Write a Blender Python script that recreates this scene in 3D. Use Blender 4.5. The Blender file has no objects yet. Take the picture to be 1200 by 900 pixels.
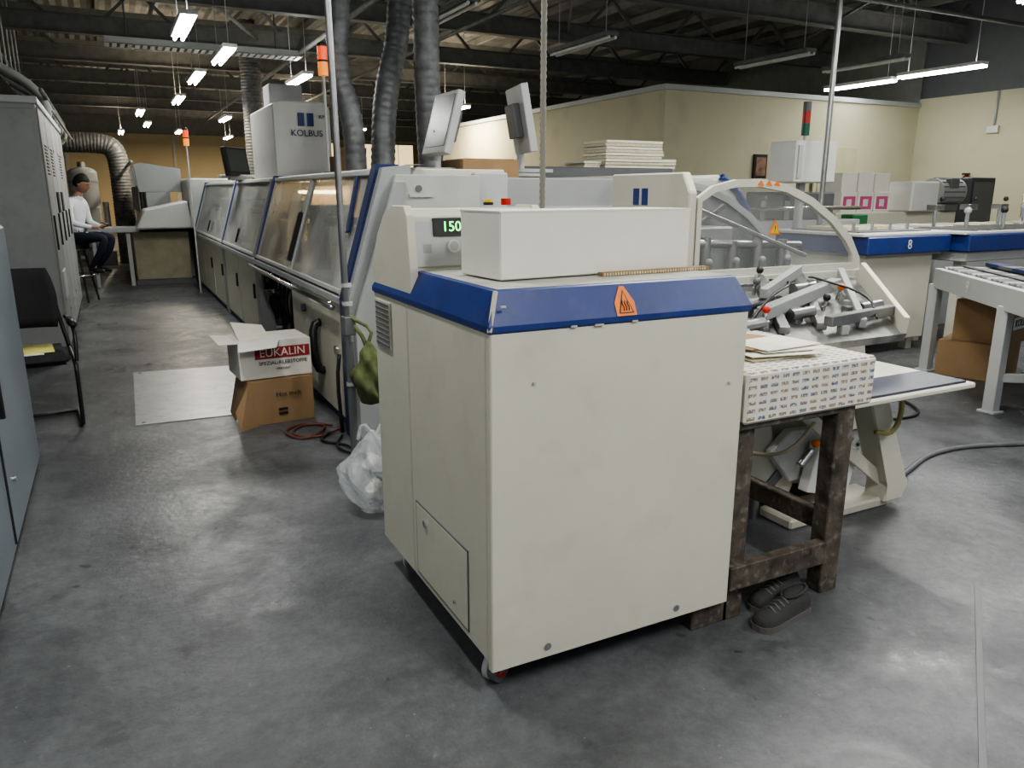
import bpy,bmesh,math,random
from mathutils import Vector as V, Matrix, Euler
random.seed(4)
D=bpy.data;C=bpy.context
# ---------------------------------------------------------------- camera
H=1.5;PITCH=math.atan(225/900);YAW=math.radians(27.1)
cam=D.cameras.new('camera');co=D.objects.new('camera',cam);C.collection.objects.link(co)
cam.sensor_width=36;cam.lens=900/1200*36;cam.clip_start=.05;cam.clip_end=200
co.location=(0,0,H);co.rotation_euler=(math.radians(90)-PITCH,0,-YAW)
C.scene.camera=co
try:
    C.scene.view_settings.view_transform='AgX';C.scene.view_settings.look='AgX - Medium High Contrast'
except Exception: pass
# ---------------------------------------------------------------- materials
MATS={}
def mat(name,col,rough=.5,metal=0,var=.06,scale=6,bump=0,bscale=60,alpha=1,emit=None,es=0,spec=.5,dirt=0,dirtcol=(.12,.1,.08),rv=.05):
    if name in MATS: return MATS[name]
    m=D.materials.new(name);m.use_nodes=True;nt=m.node_tree;N=nt.nodes;L=nt.links
    b=N['Principled BSDF'];tc=N.new('ShaderNodeTexCoord')
    n=N.new('ShaderNodeTexNoise');n.inputs['Scale'].default_value=scale;n.inputs['Detail'].default_value=5
    L.new(tc.outputs['Object'],n.inputs['Vector'])
    r=N.new('ShaderNodeValToRGB');r.color_ramp.elements[0].position=.3;r.color_ramp.elements[1].position=.7
    r.color_ramp.elements[0].color=(*[c*(1-var) for c in col],1);r.color_ramp.elements[1].color=(*[min(1,c*(1+var)) for c in col],1)
    L.new(n.outputs['Fac'],r.inputs['Fac']);out=r.outputs['Color']
    if dirt:
        n2=N.new('ShaderNodeTexNoise');n2.inputs['Scale'].default_value=scale*2.3;n2.inputs['Detail'].default_value=8
        L.new(tc.outputs['Object'],n2.inputs['Vector'])
        r2=N.new('ShaderNodeValToRGB');r2.color_ramp.elements[0].position=.55;r2.color_ramp.elements[1].position=.75
        r2.color_ramp.elements[0].color=(0,0,0,1);r2.color_ramp.elements[1].color=(dirt,dirt,dirt,1)
        L.new(n2.outputs['Fac'],r2.inputs['Fac'])
        mx=N.new('ShaderNodeMixRGB');mx.inputs['Color2'].default_value=(*dirtcol,1)
        L.new(r2.outputs['Color'],mx.inputs['Fac']);L.new(out,mx.inputs['Color1']);out=mx.outputs['Color']
    L.new(out,b.inputs['Base Color'])
    mr=N.new('ShaderNodeMapRange');mr.inputs['To Min'].default_value=max(0,rough-rv);mr.inputs['To Max'].default_value=min(1,rough+rv)
    L.new(n.outputs['Fac'],mr.inputs['Value']);L.new(mr.outputs['Result'],b.inputs['Roughness'])
    b.inputs['Metallic'].default_value=metal;b.inputs['Alpha'].default_value=alpha
    b.inputs['Specular IOR Level'].default_value=spec
    if bump:
        n3=N.new('ShaderNodeTexNoise');n3.inputs['Scale'].default_value=bscale;n3.inputs['Detail'].default_value=4
        L.new(tc.outputs['Object'],n3.inputs['Vector']);bp=N.new('ShaderNodeBump');bp.inputs['Strength'].default_value=bump;bp.inputs['Distance'].default_value=.01
        L.new(n3.outputs['Fac'],bp.inputs['Height']);L.new(bp.outputs['Normal'],b.inputs['Normal'])
    if emit: b.inputs['Emission Color'].default_value=(*emit,1);b.inputs['Emission Strength'].default_value=es
    MATS[name]=m;return m
cream=mat('cream_paint',(.59,.575,.48),.45,var=.04,scale=3,dirt=.22,dirtcol=(.42,.37,.26))
creamd=mat('cream_paint_aged',(.44,.42,.355),.5,var=.06,scale=4,dirt=.5,dirtcol=(.18,.16,.12))
white=mat('white_paint',(.64,.64,.61),.45,var=.03)
grey=mat('grey_paint',(.31,.32,.315),.45,var=.05,scale=3)
greyl=mat('light_grey_paint',(.44,.45,.445),.45,var=.04)
greyd=mat('dark_grey_paint',(.12,.125,.13),.5)
cabg=mat('cabinet_grey',(.28,.29,.285),.5,var=.05,dirt=.15)
cabb=mat('cabinet_bluegrey',(.15,.18,.205),.45,var=.08,scale=4)
blue=mat('blue_paint',(.016,.036,.17),.42,var=.15,scale=8,dirt=.25,dirtcol=(.1,.1,.14))
blued=mat('dark_blue_paint',(.012,.025,.1),.4)
black=mat('black_plastic',(.015,.015,.016),.45)
dark=mat('dark_interior',(.03,.03,.03),.8)
fabric=mat('black_fabric',(.02,.02,.022),.9,bump=.3,bscale=300)
chrome=mat('chrome',(.7,.7,.7),.2,1)
steel=mat('brushed_steel',(.36,.36,.36),.38,1,var=.15)
gal=mat('galvanised_duct',(.17,.175,.18),.5,.35,var=.3,scale=14)
alu=mat('aluminium_sheet',(.40,.41,.42),.38,.5,var=.18,scale=5,bump=.15,bscale=12,dirt=.4)
card=mat('cardboard',(.3,.19,.1),.85,var=.08)
cardw=mat('white_carton',(.72,.7,.63),.7,var=.03)
paper=mat('paper',(.74,.72,.62),.8,var=.05,scale=20)
papery=mat('paper_edges',(.62,.56,.38),.8,var=.2,scale=60)
wood=mat('old_wood',(.075,.06,.047),.8,var=.6,scale=14,bump=.5,bscale=40,dirt=.55,dirtcol=(.28,.26,.22))
beamm=mat('steel_beam_paint',(.18,.18,.175),.6,var=.2)
red=mat('red_plastic',(.5,.02,.015),.35)
orange=mat('orange_plastic',(.8,.2,.02),.5)
yellow=mat('yellow_label',(.85,.5,.03),.5)
amber_glow=mat('amber_glow_panel',(.65,.48,.25),.5,var=.3,scale=5,emit=(1,.68,.35),es=.9)  # self-glowing colour stands in for amber light behind the hood window
green=mat('green_plastic',(.03,.2,.07),.4)
magenta=mat('magenta_label',(.5,.08,.22),.5)
khaki=mat('khaki_cloth',(.10,.12,.045),.9,var=.3,scale=20)
plasticbag=mat('clear_plastic_bag',(.75,.78,.8),.2,alpha=.38,var=.1,bump=.8,bscale=25)
plexi=mat('plexiglass',(.42,.43,.42),.1,alpha=.25,var=.3,scale=3)
glassw=mat('hood_window',(.52,.53,.5),.14,alpha=.55,var=.35,scale=2.5)
redlamp=mat('red_beacon',(.6,.05,.02),.3,emit=(1,.12,.03),es=.8)
orlamp=mat('orange_beacon',(.8,.25,.02),.3,emit=(1,.3,.03),es=.8)
grlamp=mat('green_beacon',(.02,.12,.07),.3)
redoff=mat('red_beacon_unlit',(.4,.03,.02),.3)
led=mat('green_led',(.05,.5,.1),.4,emit=(.2,1,.25),es=3)
skin=mat('skin',(.36,.2,.13),.6)
hair=mat('hair',(.012,.01,.009),.7)
shirt=mat('white_shirt',(.75,.77,.8),.8,bump=.2,bscale=30)
trouser=mat('navy_trousers',(.012,.015,.03),.85)
shoeg=mat('grey_suede',(.045,.044,.043),.95,bump=.3,bscale=200)
rubber=mat('rubber_sole',(.11,.105,.1),.8)
lampw=mat('lamp_housing',(.75,.75,.73),.5)
tubeon=mat('tube_lit',(1,1,1),.5,emit=(.95,1,.97),es=35)
tubeoff=mat('tube_unlit',(.7,.72,.7),.3)
wallc=mat('wall_cream_paint',(.55,.52,.37),.8,var=.05,scale=.7,dirt=.15)
wallt=mat('wall_tan_paint',(.48,.38,.22),.8,var=.08,scale=.6)
wallg=mat('wall_grey_paint',(.22,.22,.2),.85,var=.1)
def floormat():
    m=D.materials.new('concrete_floor');m.use_nodes=True;nt=m.node_tree;N=nt.nodes;L=nt.links;b=N['Principled BSDF']
    tc=N.new('ShaderNodeTexCoord')
    def noise(s,d,rough=.6,dist=0,sc=None):
        n=N.new('ShaderNodeTexNoise');n.inputs['Scale'].default_value=s;n.inputs['Detail'].default_value=d;n.inputs['Roughness'].default_value=rough;n.inputs['Distortion'].default_value=dist
        if sc:
            mp=N.new('ShaderNodeMapping');mp.inputs['Scale'].default_value=sc;mp.inputs['Rotation'].default_value=(0,0,.6);L.new(tc.outputs['Object'],mp.inputs['Vector']);L.new(mp.outputs['Vector'],n.inputs['Vector'])
        else: L.new(tc.outputs['Object'],n.inputs['Vector'])
        return n.outputs['Fac']
    def ramp(i,p0,c0,p1,c1):
        r=N.new('ShaderNodeValToRGB');e=r.color_ramp.elements;e[0].position=p0;e[1].position=p1;e[0].color=(*c0,1);e[1].color=(*c1,1);L.new(i,r.inputs['Fac']);return r.outputs['Color']
    def mix(f,a,c,mode='MIX'):
        x=N.new('ShaderNodeMixRGB');x.blend_type=mode
        for s,v in (('Fac',f),('Color1',a),('Color2',c)):
            if isinstance(v,(int,float)): x.inputs[s].default_value=v
            elif isinstance(v,tuple): x.inputs[s].default_value=(*v,1)
            else: L.new(v,x.inputs[s])
        return x.outputs['Color']
    base=ramp(noise(1.2,10,.7,.3),.38,(.062,.066,.071),.64,(.135,.14,.147))
    fine=ramp(noise(20,8,.85),.3,(.6,.6,.6),.72,(1.25,1.25,1.25))
    c=mix(1,base,fine,'MULTIPLY')
    worn=ramp(noise(2.1,14,.82,.5),.58,(0,0,0),.64,(.7,.7,.7))
    c=mix(worn,c,(.2,.2,.198))
    stain=ramp(noise(3.1,9,.72,.3),.58,(0,0,0),.66,(.7,.7,.7))
    c=mix(stain,c,(.04,.041,.042))
    scr=ramp(noise(4,9,.8,.2,(9,.8,1)),.66,(0,0,0),.7,(.35,.35,.35))
    c=mix(scr,c,(.3,.3,.29))
    spot=ramp(noise(9,3,.5,.3),.7,(0,0,0),.73,(.75,.75,.75))
    c=mix(spot,c,(.03,.03,.03))
    spk=ramp(noise(38,4,.7),.69,(0,0,0),.72,(.75,.75,.75))
    c=mix(spk,c,(.36,.34,.31))
    L.new(c,b.inputs['Base Color'])
    rr=ramp(noise(2.1,14,.82,.5),.45,(.5,.5,.5),.64,(.22,.22,.22))
    L.new(rr,b.inputs['Roughness'])
    bp=N.new('ShaderNodeBump');bp.inputs['Strength'].default_value=.45;bp.inputs['Distance'].default_value=.006
    L.new(noise(22,6,.7),bp.inputs['Height']);L.new(bp.outputs['Normal'],b.inputs['Normal'])
    return m
floorm=floormat()
def covermat():
    m=D.materials.new('printed_wrap');m.use_nodes=True;nt=m.node_tree;N=nt.nodes;L=nt.links;b=N['Principled BSDF']
    tc=N.new('ShaderNodeTexCoord');s=N.new('ShaderNodeSeparateXYZ');L.new(tc.outputs['Object'],s.inputs[0])
    a=N.new('ShaderNodeMath');a.operation='ADD';L.new(s.outputs['Y'],a.inputs[0]);L.new(s.outputs['Z'],a.inputs[1])
    cx=N.new('ShaderNodeCombineXYZ');L.new(s.outputs['X'],cx.inputs['X']);L.new(a.outputs[0],cx.inputs['Y'])
    br=N.new('ShaderNodeTexBrick');br.offset=0;br.inputs['Scale'].default_value=1;br.inputs['Brick Width'].default_value=.048;br.inputs['Row Height'].default_value=.027;br.inputs['Mortar Size'].default_value=.008;br.inputs['Mortar Smooth'].default_value=.15
    br.inputs['Color1'].default_value=(.1,.12,.2,1);br.inputs['Color2'].default_value=(.3,.21,.12,1);br.inputs['Mortar'].default_value=(.66,.64,.56,1)
    L.new(cx.outputs[0],br.inputs['Vector'])
    w=N.new('ShaderNodeTexNoise');w.inputs['Scale'].default_value=110;w.inputs['Detail'].default_value=4;L.new(cx.outputs[0],w.inputs['Vector'])
    r=N.new('ShaderNodeValToRGB');r.color_ramp.elements[0].position=.48;r.color_ramp.elements[1].position=.66;L.new(w.outputs['Fac'],r.inputs['Fac'])
    mx=N.new('ShaderNodeMixRGB');mx.inputs['Color2'].default_value=(.66,.64,.56,1);L.new(r.outputs['Color'],mx.inputs['Fac']);L.new(br.outputs['Color'],mx.inputs['Color1'])
    L.new(mx.outputs['Color'],b.inputs['Base Color']);b.inputs['Roughness'].default_value=.5;return m
cover=covermat()
# ---------------------------------------------------------------- mesh accumulator
class M:
    def __init__(s,name): s.n=name;s.v=[];s.f=[];s.mi=[];s.sm=[];s.mats=[]
    def idx(s,m):
        if m not in s.mats: s.mats.append(m)
        return s.mats.index(m)
    def raw(s,vs,fs,m,smooth=False):
        o=len(s.v);s.v+= [tuple(v) for v in vs];i=None if callable(m) else s.idx(m)
        for f in fs:
            s.f.append([a+o for a in f])
            if i is None:
                c=V((0,0,0))
                for a in f: c+=V(vs[a])
                s.mi.append(s.idx(m(c/len(f))))
            else: s.mi.append(i)
            s.sm.append(smooth)
    def bm(s,b,m,smooth=False,X=None):
        if X is not None: b.transform(X)
        b.verts.index_update();s.raw([v.co.copy() for v in b.verts],[[v.index for v in f.verts] for f in b.faces],m,smooth);b.free()
    def box(s,x0,x1,y0,y1,z0,z1,m,bv=.004,rot=None,seg=1,smooth=False):
        c=V(((x0+x1)/2,(y0+y1)/2,(z0+z1)/2));sz=V((abs(x1-x0),abs(y1-y0),abs(z1-z0)))
        b=bmesh.new();bmesh.ops.create_cube(b,size=1)
        for v in b.verts: v.co=V((v.co.x*sz.x,v.co.y*sz.y,v.co.z*sz.z))
        bv=min(bv,min(sz)*.4)
        if bv>0: bmesh.ops.bevel(b,geom=b.edges[:],offset=bv,segments=seg,affect='EDGES',profile=.5)
        X=Matrix.Translation(c)
        if rot: X=X@Euler([math.radians(a) for a in rot]).to_matrix().to_4x4()
        s.bm(b,m,smooth,X)
    def cbox(s,c,sz,m,rot=None,bv=.004,seg=1):
        s.box(c[0]-sz[0]/2,c[0]+sz[0]/2,c[1]-sz[1]/2,c[1]+sz[1]/2,c[2]-sz[2]/2,c[2]+sz[2]/2,m,bv,rot,seg)
    def cyl(s,p0,p1,r,m,r1=None,seg=20,caps=True):
        p0=V(p0);p1=V(p1);d=(p1-p0).normalized();r1=r if r1 is None else r1
        a=d.orthogonal().normalized();b=d.cross(a);vs=[];fs=[]
        for i in range(seg):
            t=2*math.pi*i/seg;e=a*math.cos(t)+b*math.sin(t);vs+=[p0+e*r,p1+e*r1]
        for i in range(seg):
            j=(i+1)%seg;fs.append([2*i,2*j,2*j+1,2*i+1])
        s.raw(vs,fs,m,True)
        if caps:
            s.raw([vs[2*i] for i in range(seg)],[list(range(seg))[::-1]],m);s.raw([vs[2*i+1] for i in range(seg)],[list(range(seg))],m)
    def beam(s,p0,p1,w,h,m,up=(0,0,1),bv=.003):
        p0=V(p0);p1=V(p1);d=p1-p0;L=d.length;d.normalize();up=V(up)
        if abs(d.dot(up))>.99: up=V((0,1,0))
        x=d.cross(up).normalized();u=x.cross(d)
        b=bmesh.new();bmesh.ops.create_cube(b,size=1)
        for v in b.verts: v.co=V((v.co.x*w,v.co.y*L,v.co.z*h))
        if bv: bmesh.ops.bevel(b,geom=b.edges[:],offset=min(bv,w*.3,h*.3),segments=1,affect='EDGES')
        X=Matrix((x,d,u)).transposed().to_4x4();X.translation=(p0+p1)/2
        s.bm(b,m,False,X)
    def tube(s,pts,r,m,seg=10,smoothn=0,rs=None):
        P=[V(p) for p in pts]
        for _ in range(smoothn):
            Q=[P[0]]
            for a,b in zip(P[:-1],P[1:]): Q+=[a*.75+b*.25,a*.25+b*.75]
            Q.append(P[-1]);P=Q
        vs=[];fs=[];n=None
        for i,p in enumerate(P):
            t=(P[min(i+1,len(P)-1)]-P[max(i-1,0)]).normalized()
            n=t.orthogonal().normalized() if n is None else (n-t*n.dot(t)).normalized()
            b=t.cross(n);rr=rs[i] if rs else r
            for k in range(seg):
                a=2*math.pi*k/seg;vs.append(p+n*math.cos(a)*rr+b*math.sin(a)*rr)
        for i in range(len(P)-1):
            for k in range(seg):
                k2=(k+1)%seg;fs.append([i*seg+k,i*seg+k2,(i+1)*seg+k2,(i+1)*seg+k])
        fs+= [list(range(seg))[::-1],[(len(P)-1)*seg+k for k in range(seg)]]
        s.raw(vs,fs,m,True)
    def prism(s,pts,ax,a0,a1,m,bv=0,smooth=False):
        def P(p,a): return {'x':(a,p[0],p[1]),'y':(p[0],a,p[1]),'z':(p[0],p[1],a)}[ax]
        b=bmesh.new();A=[b.verts.new(P(p,a0)) for p in pts];B=[b.verts.new(P(p,a1)) for p in pts];n=len(pts)
        b.faces.new(A);b.faces.new(B[::-1])
        for i in range(n): b.faces.new([A[i],B[i],B[(i+1)%n],A[(i+1)%n]])
        if bv: bmesh.ops.bevel(b,geom=b.edges[:],offset=bv,segments=1,affect='EDGES')
        s.bm(b,m,smooth)
    def strip(s,pts,ax,a0,a1,th,m,smooth=True):
        P=[V((p[0],p[1])) for p in pts];O=[]
        for i,p in enumerate(P):
            t=(P[min(i+1,len(P)-1)]-P[max(i-1,0)]).normalized();O.append(p+V((-t.y,t.x))*th)
        s.prism([tuple(p) for p in P]+[tuple(p) for p in O[::-1]],ax,a0,a1,m)
    def quad(s,p,m): s.raw(p,[list(range(len(p)))],m)
    def slab(s,p,th,m):
        p=[V(a) for a in p];n=(p[1]-p[0]).cross(p[2]-p[0]).normalized()*th;k=len(p)
        s.raw(p+[a-n for a in p],[list(range(k)),list(range(k,2*k))[::-1]]+[[i,i+k,(i+1)%k+k,(i+1)%k] for i in range(k)],m)
    def ball(s,c,r,m,seg=20,rings=12,rot=None,fn=None,smooth=True):
        b=bmesh.new();bmesh.ops.create_uvsphere(b,u_segments=seg,v_segments=rings,radius=1)
        r=(r,r,r) if isinstance(r,(int,float)) else r
        for v in b.verts:
            if fn: v.co=fn(v.co.copy())
            v.co=V((v.co.x*r[0],v.co.y*r[1],v.co.z*r[2]))
        X=Matrix.Translation(c)
        if rot: X=X@Euler([math.radians(a) for a in rot]).to_matrix().to_4x4()
        s.bm(b,m,smooth,X)
    def text(s,t,size,c,right,up,m,ext=.001):
        cu=D.curves.new('t','FONT');cu.body=t;cu.size=size;cu.align_x='CENTER';cu.align_y='CENTER';cu.extrude=ext;cu.resolution_u=3
        o=D.objects.new('t',cu);C.collection.objects.link(o);C.view_layer.update()
        me=D.meshes.new_from_object(o.evaluated_get(C.evaluated_depsgraph_get()))
        r=V(right).normalized();u=V(up).normalized();n=r.cross(u)
        X=Matrix((r,u,n)).transposed().to_4x4();X.translation=V(c)
        s.raw([X@v.co for v in me.vertices],[list(p.vertices) for p in me.polygons],m)
        D.objects.remove(o);D.curves.remove(cu);D.meshes.remove(me)
    def done(s,recalc=True,loc=None):
        me=D.meshes.new(s.n)
        xs=[v[0] for v in s.v];ys=[v[1] for v in s.v];zs=[v[2] for v in s.v]
        o0=loc or ((min(xs)+max(xs))/2,(min(ys)+max(ys))/2,min(zs))
        me.from_pydata([(v[0]-o0[0],v[1]-o0[1],v[2]-o0[2]) for v in s.v],[],s.f)
        for m in s.mats: me.materials.append(m)
        for p,i,sm in zip(me.polygons,s.mi,s.sm): p.material_index=i;p.use_smooth=sm
        if recalc:
            b=bmesh.new();b.from_mesh(me);bmesh.ops.recalc_face_normals(b,faces=b.faces[:]);b.to_mesh(me);b.free()
        me.update();o=D.objects.new(s.n,me);o.location=o0;C.collection.objects.link(o);return o
def skinmesh(nodes,edges,root,sub=2):
    names=list(nodes);me=D.meshes.new('s');me.from_pydata([nodes[n][0] for n in names],[(names.index(a),names.index(b)) for a,b in edges],[])
    o=D.objects.new('s',me);C.collection.objects.link(o)
    o.modifiers.new('k','SKIN');ss=o.modifiers.new('b','SUBSURF');ss.levels=sub;ss.render_levels=sub
    for i,n in enumerate(names):
        sv=me.skin_vertices[0].data[i];r=nodes[n][1];sv.radius=(r,r) if not isinstance(r,tuple) else r;sv.use_root=(n==root)
    C.view_layer.update();e=D.meshes.new_from_object(o.evaluated_get(C.evaluated_depsgraph_get()))
    vs=[v.co.copy() for v in e.vertices];fs=[list(p.vertices) for p in e.polygons]
    D.objects.remove(o);return vs,fs
# ================================================================= ROOM
g=M('floor');g.box(-4,14.2,-3,33,-.1,0,floorm,0);g.done(loc=(0,0,0))
g=M('floor_joint_strip');g.beam((1.72,.85,.001),(2.9,1.62,.001),.02,.003,greyd);g.done()
g=M('ceiling')
pts=[]
n=180
for i in range(n+1):
    x=-4+18.2*i/n;pts.append((x,4.85+(.03 if i%2 else 0)))
g.strip(pts,'y',-3,33,.02,mat('roof_sheet',(.26,.26,.25),.5,.1,var=.3,scale=2));g.done()
g=M('wall_left');g.box(-4.1,-4,-3,33,0,4.85,wallg,0);g.done()
g=M('wall_far');g.box(-4,14.2,33,33.1,0,4.85,wallg,0)
g.box(-3.9,13,32.9,33,0,3.6,wallt,0)
for i in range(9): g.box(-3+i*1.8,-2.9+i*1.8,32.85,32.95,0,3.6,creamd,0)
g.done()
lit=mat('lit_window_pane',(.8,.65,.35),.3,var=.3,scale=1.5,emit=(1,.78,.4),es=1.3)
for k in range(4):
    g=M('window_%d'%(k+1));x=7.4+k*1.6
    g.box(x,x+1.4,32.78,32.84,1.3,3.5,greyd,0)
    for i in range(2):
        for j in range(2): g.box(x+.05+i*.67,x+.68+i*.67,32.75,32.79,1.36+j*1.08,2.38+j*1.06,lit,0)
    g.done()
g=M('wall_right');g.box(13.9,14.05,-1,10.2,0,3.2,wallc,0);g.box(13.9,14.05,10.2,33,0,4.85,wallg,0);g.box(13.95,14.05,-1,10.2,3.2,4.85,greyd,0);g.done()
g=M('wall_office_front');g.box(7.9,13.9,10.2,10.35,0,3.1,wallc,0);g.box(7.86,13.9,10.16,10.2,3.05,3.13,greyl,.003);g.done()
g=M('wall_office_side');g.box(7.9,8.02,10.35,20,0,3.1,wallc,0);g.box(7.86,7.9,10.2,20,3.05,3.13,greyl,.003);g.done()
g=M('door_1');
g.box(11.2,12.3,10.12,10.155,0,2.35,wallc,.004);g.box(11.28,12.22,10.1,10.13,0,2.28,mat('door_paint',(.5,.47,.3),.6),.004);g.cyl((11.36,10.1,1.05),(11.36,10.05,1.05),.02,chrome);g.done()
g=M('picture_frame');g.box(9.8,10.1,10.16,10.2,1.72,2.12,dark,.005);g.box(9.84,10.06,10.15,10.165,1.77,2.07,mat('picture_a',(.25,.14,.1),.4,var=.6,scale=9),.001);g.done()
g=M('picture_frame');g.box(10.22,10.52,10.16,10.2,1.72,2.12,dark,.005);g.box(10.26,10.48,10.15,10.165,1.77,2.07,mat('picture_b',(.3,.27,.2),.4,var=.7,scale=9),.001);g.done()
g=M('fire_extinguisher');g.cyl((13.8,9.0,1.42),(13.8,9.0,1.72),.07,red);g.ball((13.8,9,1.72),(.07,.07,.05),red);g.cyl((13.8,9,1.75),(13.8,9,1.83),.02,black);g.box(13.75,13.85,8.98,9.08,1.8,1.83,black);g.box(13.86,13.9,8.95,9.05,1.5,1.75,black);g.tube([(13.8,9.02,1.8),(13.75,9.12,1.7),(13.76,9.1,1.5)],.012,black,smoothn=1);g.done()
g=M('wall_cable');g.tube([(13.88,8.7,2.6),(13.87,8.7,3.19)],.02,greyl);g.box(13.84,13.9,8.6,8.8,2.5,2.62,white);g.done()
purl=mat('purlin_paint',(.32,.32,.3),.5,var=.15)
g=M('roof_beams')
for y in [3.3,6.4,9.5,12.5,15.6,18.7,22,25,28,31]:
    z=4.05
    g.box(-4,13.9,y-.09,y+.09,z,z+.015,beamm,0);g.box(-4,13.9,y-.008,y+.008,z,z+.3,beamm,0);g.box(-4,13.9,y-.09,y+.09,z+.29,z+.305,beamm,0)
    for i in range(10):
        x=-3.5+i*1.9;g.beam((x,y,z+.3),(x+.5,y,4.84),.05,.05,beamm,bv=0);g.beam((x+.5,y,4.84),(x+1.0,y,z+.3),.05,.05,beamm,bv=0)
for i in range(19):
    x=-3.6+i*.95;g.box(x-.03,x+.03,-2.8,32.8,4.72,4.85,purl,0)
for y in [1.5,5,8,11,14,17,20.4,23.5,26.5]:
    g.box(-4,13.9,y-.025,y+.025,4.6,4.72,purl,0)
for (x0,y0,x1,y1) in [(4,6.4,7.5,12.5),(9,6.4,12.5,12.5),(0,6.4,-2,12.5),(1.5,12.5,4,18.7)]:
    g.beam((x0,y0,4.2),(x1,y1,4.2),.04,.04,beamm,bv=0)
g.done()
g=M('cable_tray')
for k,(y,z) in enumerate([(13.2,3.55)]):
    g.box(.2,2.9,y-.2,y-.18,z,z+.09,greyl,0);g.box(.2,2.9,y+.18,y+.2,z,z+.09,greyl,0)
    for i in range(28): g.box(.2+i*.1,.26+i*.1,y-.2,y+.2,z,z+.01,greyl,0)
    for x in (.5,2.6): g.cyl((x,y,z),(x,y,4.86),.012,gal,seg=8)
g.done()
g=M('ceiling_pipes')
g.tube([(-4,7.2,3.8),(13.8,7.2,3.8)],.03,beamm,seg=8);g.tube([(-1.5,3,4.0),(-1.5,32,4.0)],.05,gal,seg=10);g.tube([(3.4,2,3.95),(3.4,30,3.95)],.04,beamm,seg=8)
g.tube([(-2.2,3,3.6),(-2.2,30,3.6)],.09,greyd,seg=12);g.tube([(5.3,2,4.0),(5.3,32,4.0)],.03,beamm,seg=8)
for y in (6.4,12.5,18.7,25): 
    for x,z in((-1.5,4.0),(3.4,3.95),(-2.2,3.6),(5.3,4.0)): g.cyl((x,y,z),(x,y,4.2),.01,gal,seg=6)
g.box(-3.9,-1.2,4,30,3.15,3.25,beamm,0)
for y in (5,10,15,20,25): g.cyl((-1.3,y,3.2),(-1.3,y,4.85),.012,gal,seg=6)
g.done()
def lamp(x,y,z=3.3,on=True,L=1.4,power=None,yellowish=False):
    g=M('fluorescent_light');dy=L/2
    g.box(x-.09,x+.09,y-dy,y+dy,z+.02,z+.07,lampw if on else beamm)
    for s in(-1,1): g.cyl((x+.045*s,y-dy,z),(x+.045*s,y+dy,z),.02,tubeon if on else tubeoff,seg=10)
    for s in(-1,1): g.cyl((x,y+dy*.8*s,z+.06),(x,y+dy*.8*s,4.86),.006,greyl,seg=6)
    o=g.done()
    if power:
        for up in(0,1):  # upward one is an extra light above the housing, added to brighten the ceiling
            l=D.lights.new('tube_light','AREA');l.shape='RECTANGLE';l.size=.16;l.size_y=L;l.energy=power*(.18 if up else 1);l.color=(1,.98,.93) if not yellowish else (1,.84,.6)
            lo=D.objects.new('tube_light',l);lo.location=(0,0,z-.03-o.location.z if not up else z+.08-o.location.z);lo.rotation_euler=(math.pi if up else 0,0,0);lo.parent=o;C.collection.objects.link(lo)
    return o
for x,y,pw in [(.98,10.1,60),(1.63,11.9,0),(3.06,13.8,70),(1.51,14.3,0),(11.7,8.3,50),(11.9,9.95,0)]:
    lamp(x,y,power=pw)
for x,y in [(5.6,9.0),(8.6,8.7),(10.1,8.4),(3.4,8.2)]: lamp(x,y,on=False)
for x,y,pw in [(7.2,16.9,180),(1.5,17.8,110),(2.9,21.8,0),(.9,21,0),(1.2,24.5,0),(.6,28,130),(2.2,27,0),(4.6,19,0),(5.2,23.5,220),(7,24,0),(3.9,29,150),(9.8,23,0),(6.4,29,0)]:
    lamp(x,y,power=pw,yellowish=True)
for x,y,pw in [(.2,3.4,50),(3.2,3.0,65),(1.6,-.6,85),(5.8,3.6,75),(4.6,-.4,65),(-1.6,.6,20),(8.6,4.6,70)]:  # unseen fixtures, added overhead and behind the camera to light the foreground
    lamp(x,y,z=3.4,power=pw)
# ================================================================= FOREGROUND CABINET
g=M('glue_melter_cabinet')
x0,x1,y0,y1=.87,1.79,1.83,2.86
g.box(x0+.02,x1-.02,y0+.02,y1,.13,1.2,dark,0)
g.box(x0,x1,y0,y0+.03,.095,1.135,cream,.004)
g.box(x0,x0+.03,y0+.031,2.49,.12,1.135,cream,.004)
g.box(x0,x0+.03,2.497,y1,.12,1.135,cream,.004)
g.box(x1-.03,x1,y0+.031,y1,.12,1.135,cream,.004)
g.box(x0+.03,x1-.03,y1-.03,y1,.12,1.135,cream,.004)
g.box(x0+.03,x1-.03,y0+.05,y1-.05,.1,.14,greyd,.004)
e=.035
def ring(zl,zh,il,ih,m):
    a=[(x0+il,y0+il,zl),(x1-il,y0+il,zl),(x1-il,y1-il,zl),(x0+il,y1-il,zl)];b=[(x0+ih,y0+ih,zh),(x1-ih,y0+ih,zh),(x1-ih,y1-ih,zh),(x0+ih,y1-ih,zh)]
    g.raw(a+b,[[i,(i+1)%4,(i+1)%4+4,i+4] for i in range(4)],m)
o_=-.006
ring(1.128,1.135,0,o_,blue);ring(1.135,1.15,o_,o_,blue);ring(1.15,1.238,o_,e,blue);ring(1.238,1.243,e,e+.012,blue)
topm=mat('top_plate_worn',(.36,.36,.32),.5,var=.15,scale=9,dirt=.7,dirtcol=(.16,.15,.12))
g.quad([(x0+e+.01,y0+e+.01,1.243),(x1-e-.01,y0+e+.01,1.243),(x1-e-.01,y1-e-.01,1.243),(x0+e+.01,y1-e-.01,1.243)],topm)
chip=mat('chipped_primer',(.5,.47,.38),.8)
g.beam((x0-.004,y0-.005,1.135),(x0+.033,y0+.033,1.24),.014,.006,chip,up=(1,1,0))
g.box(x0-.004,x0,2.0,2.45,.15,.42,cream,.003)
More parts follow.
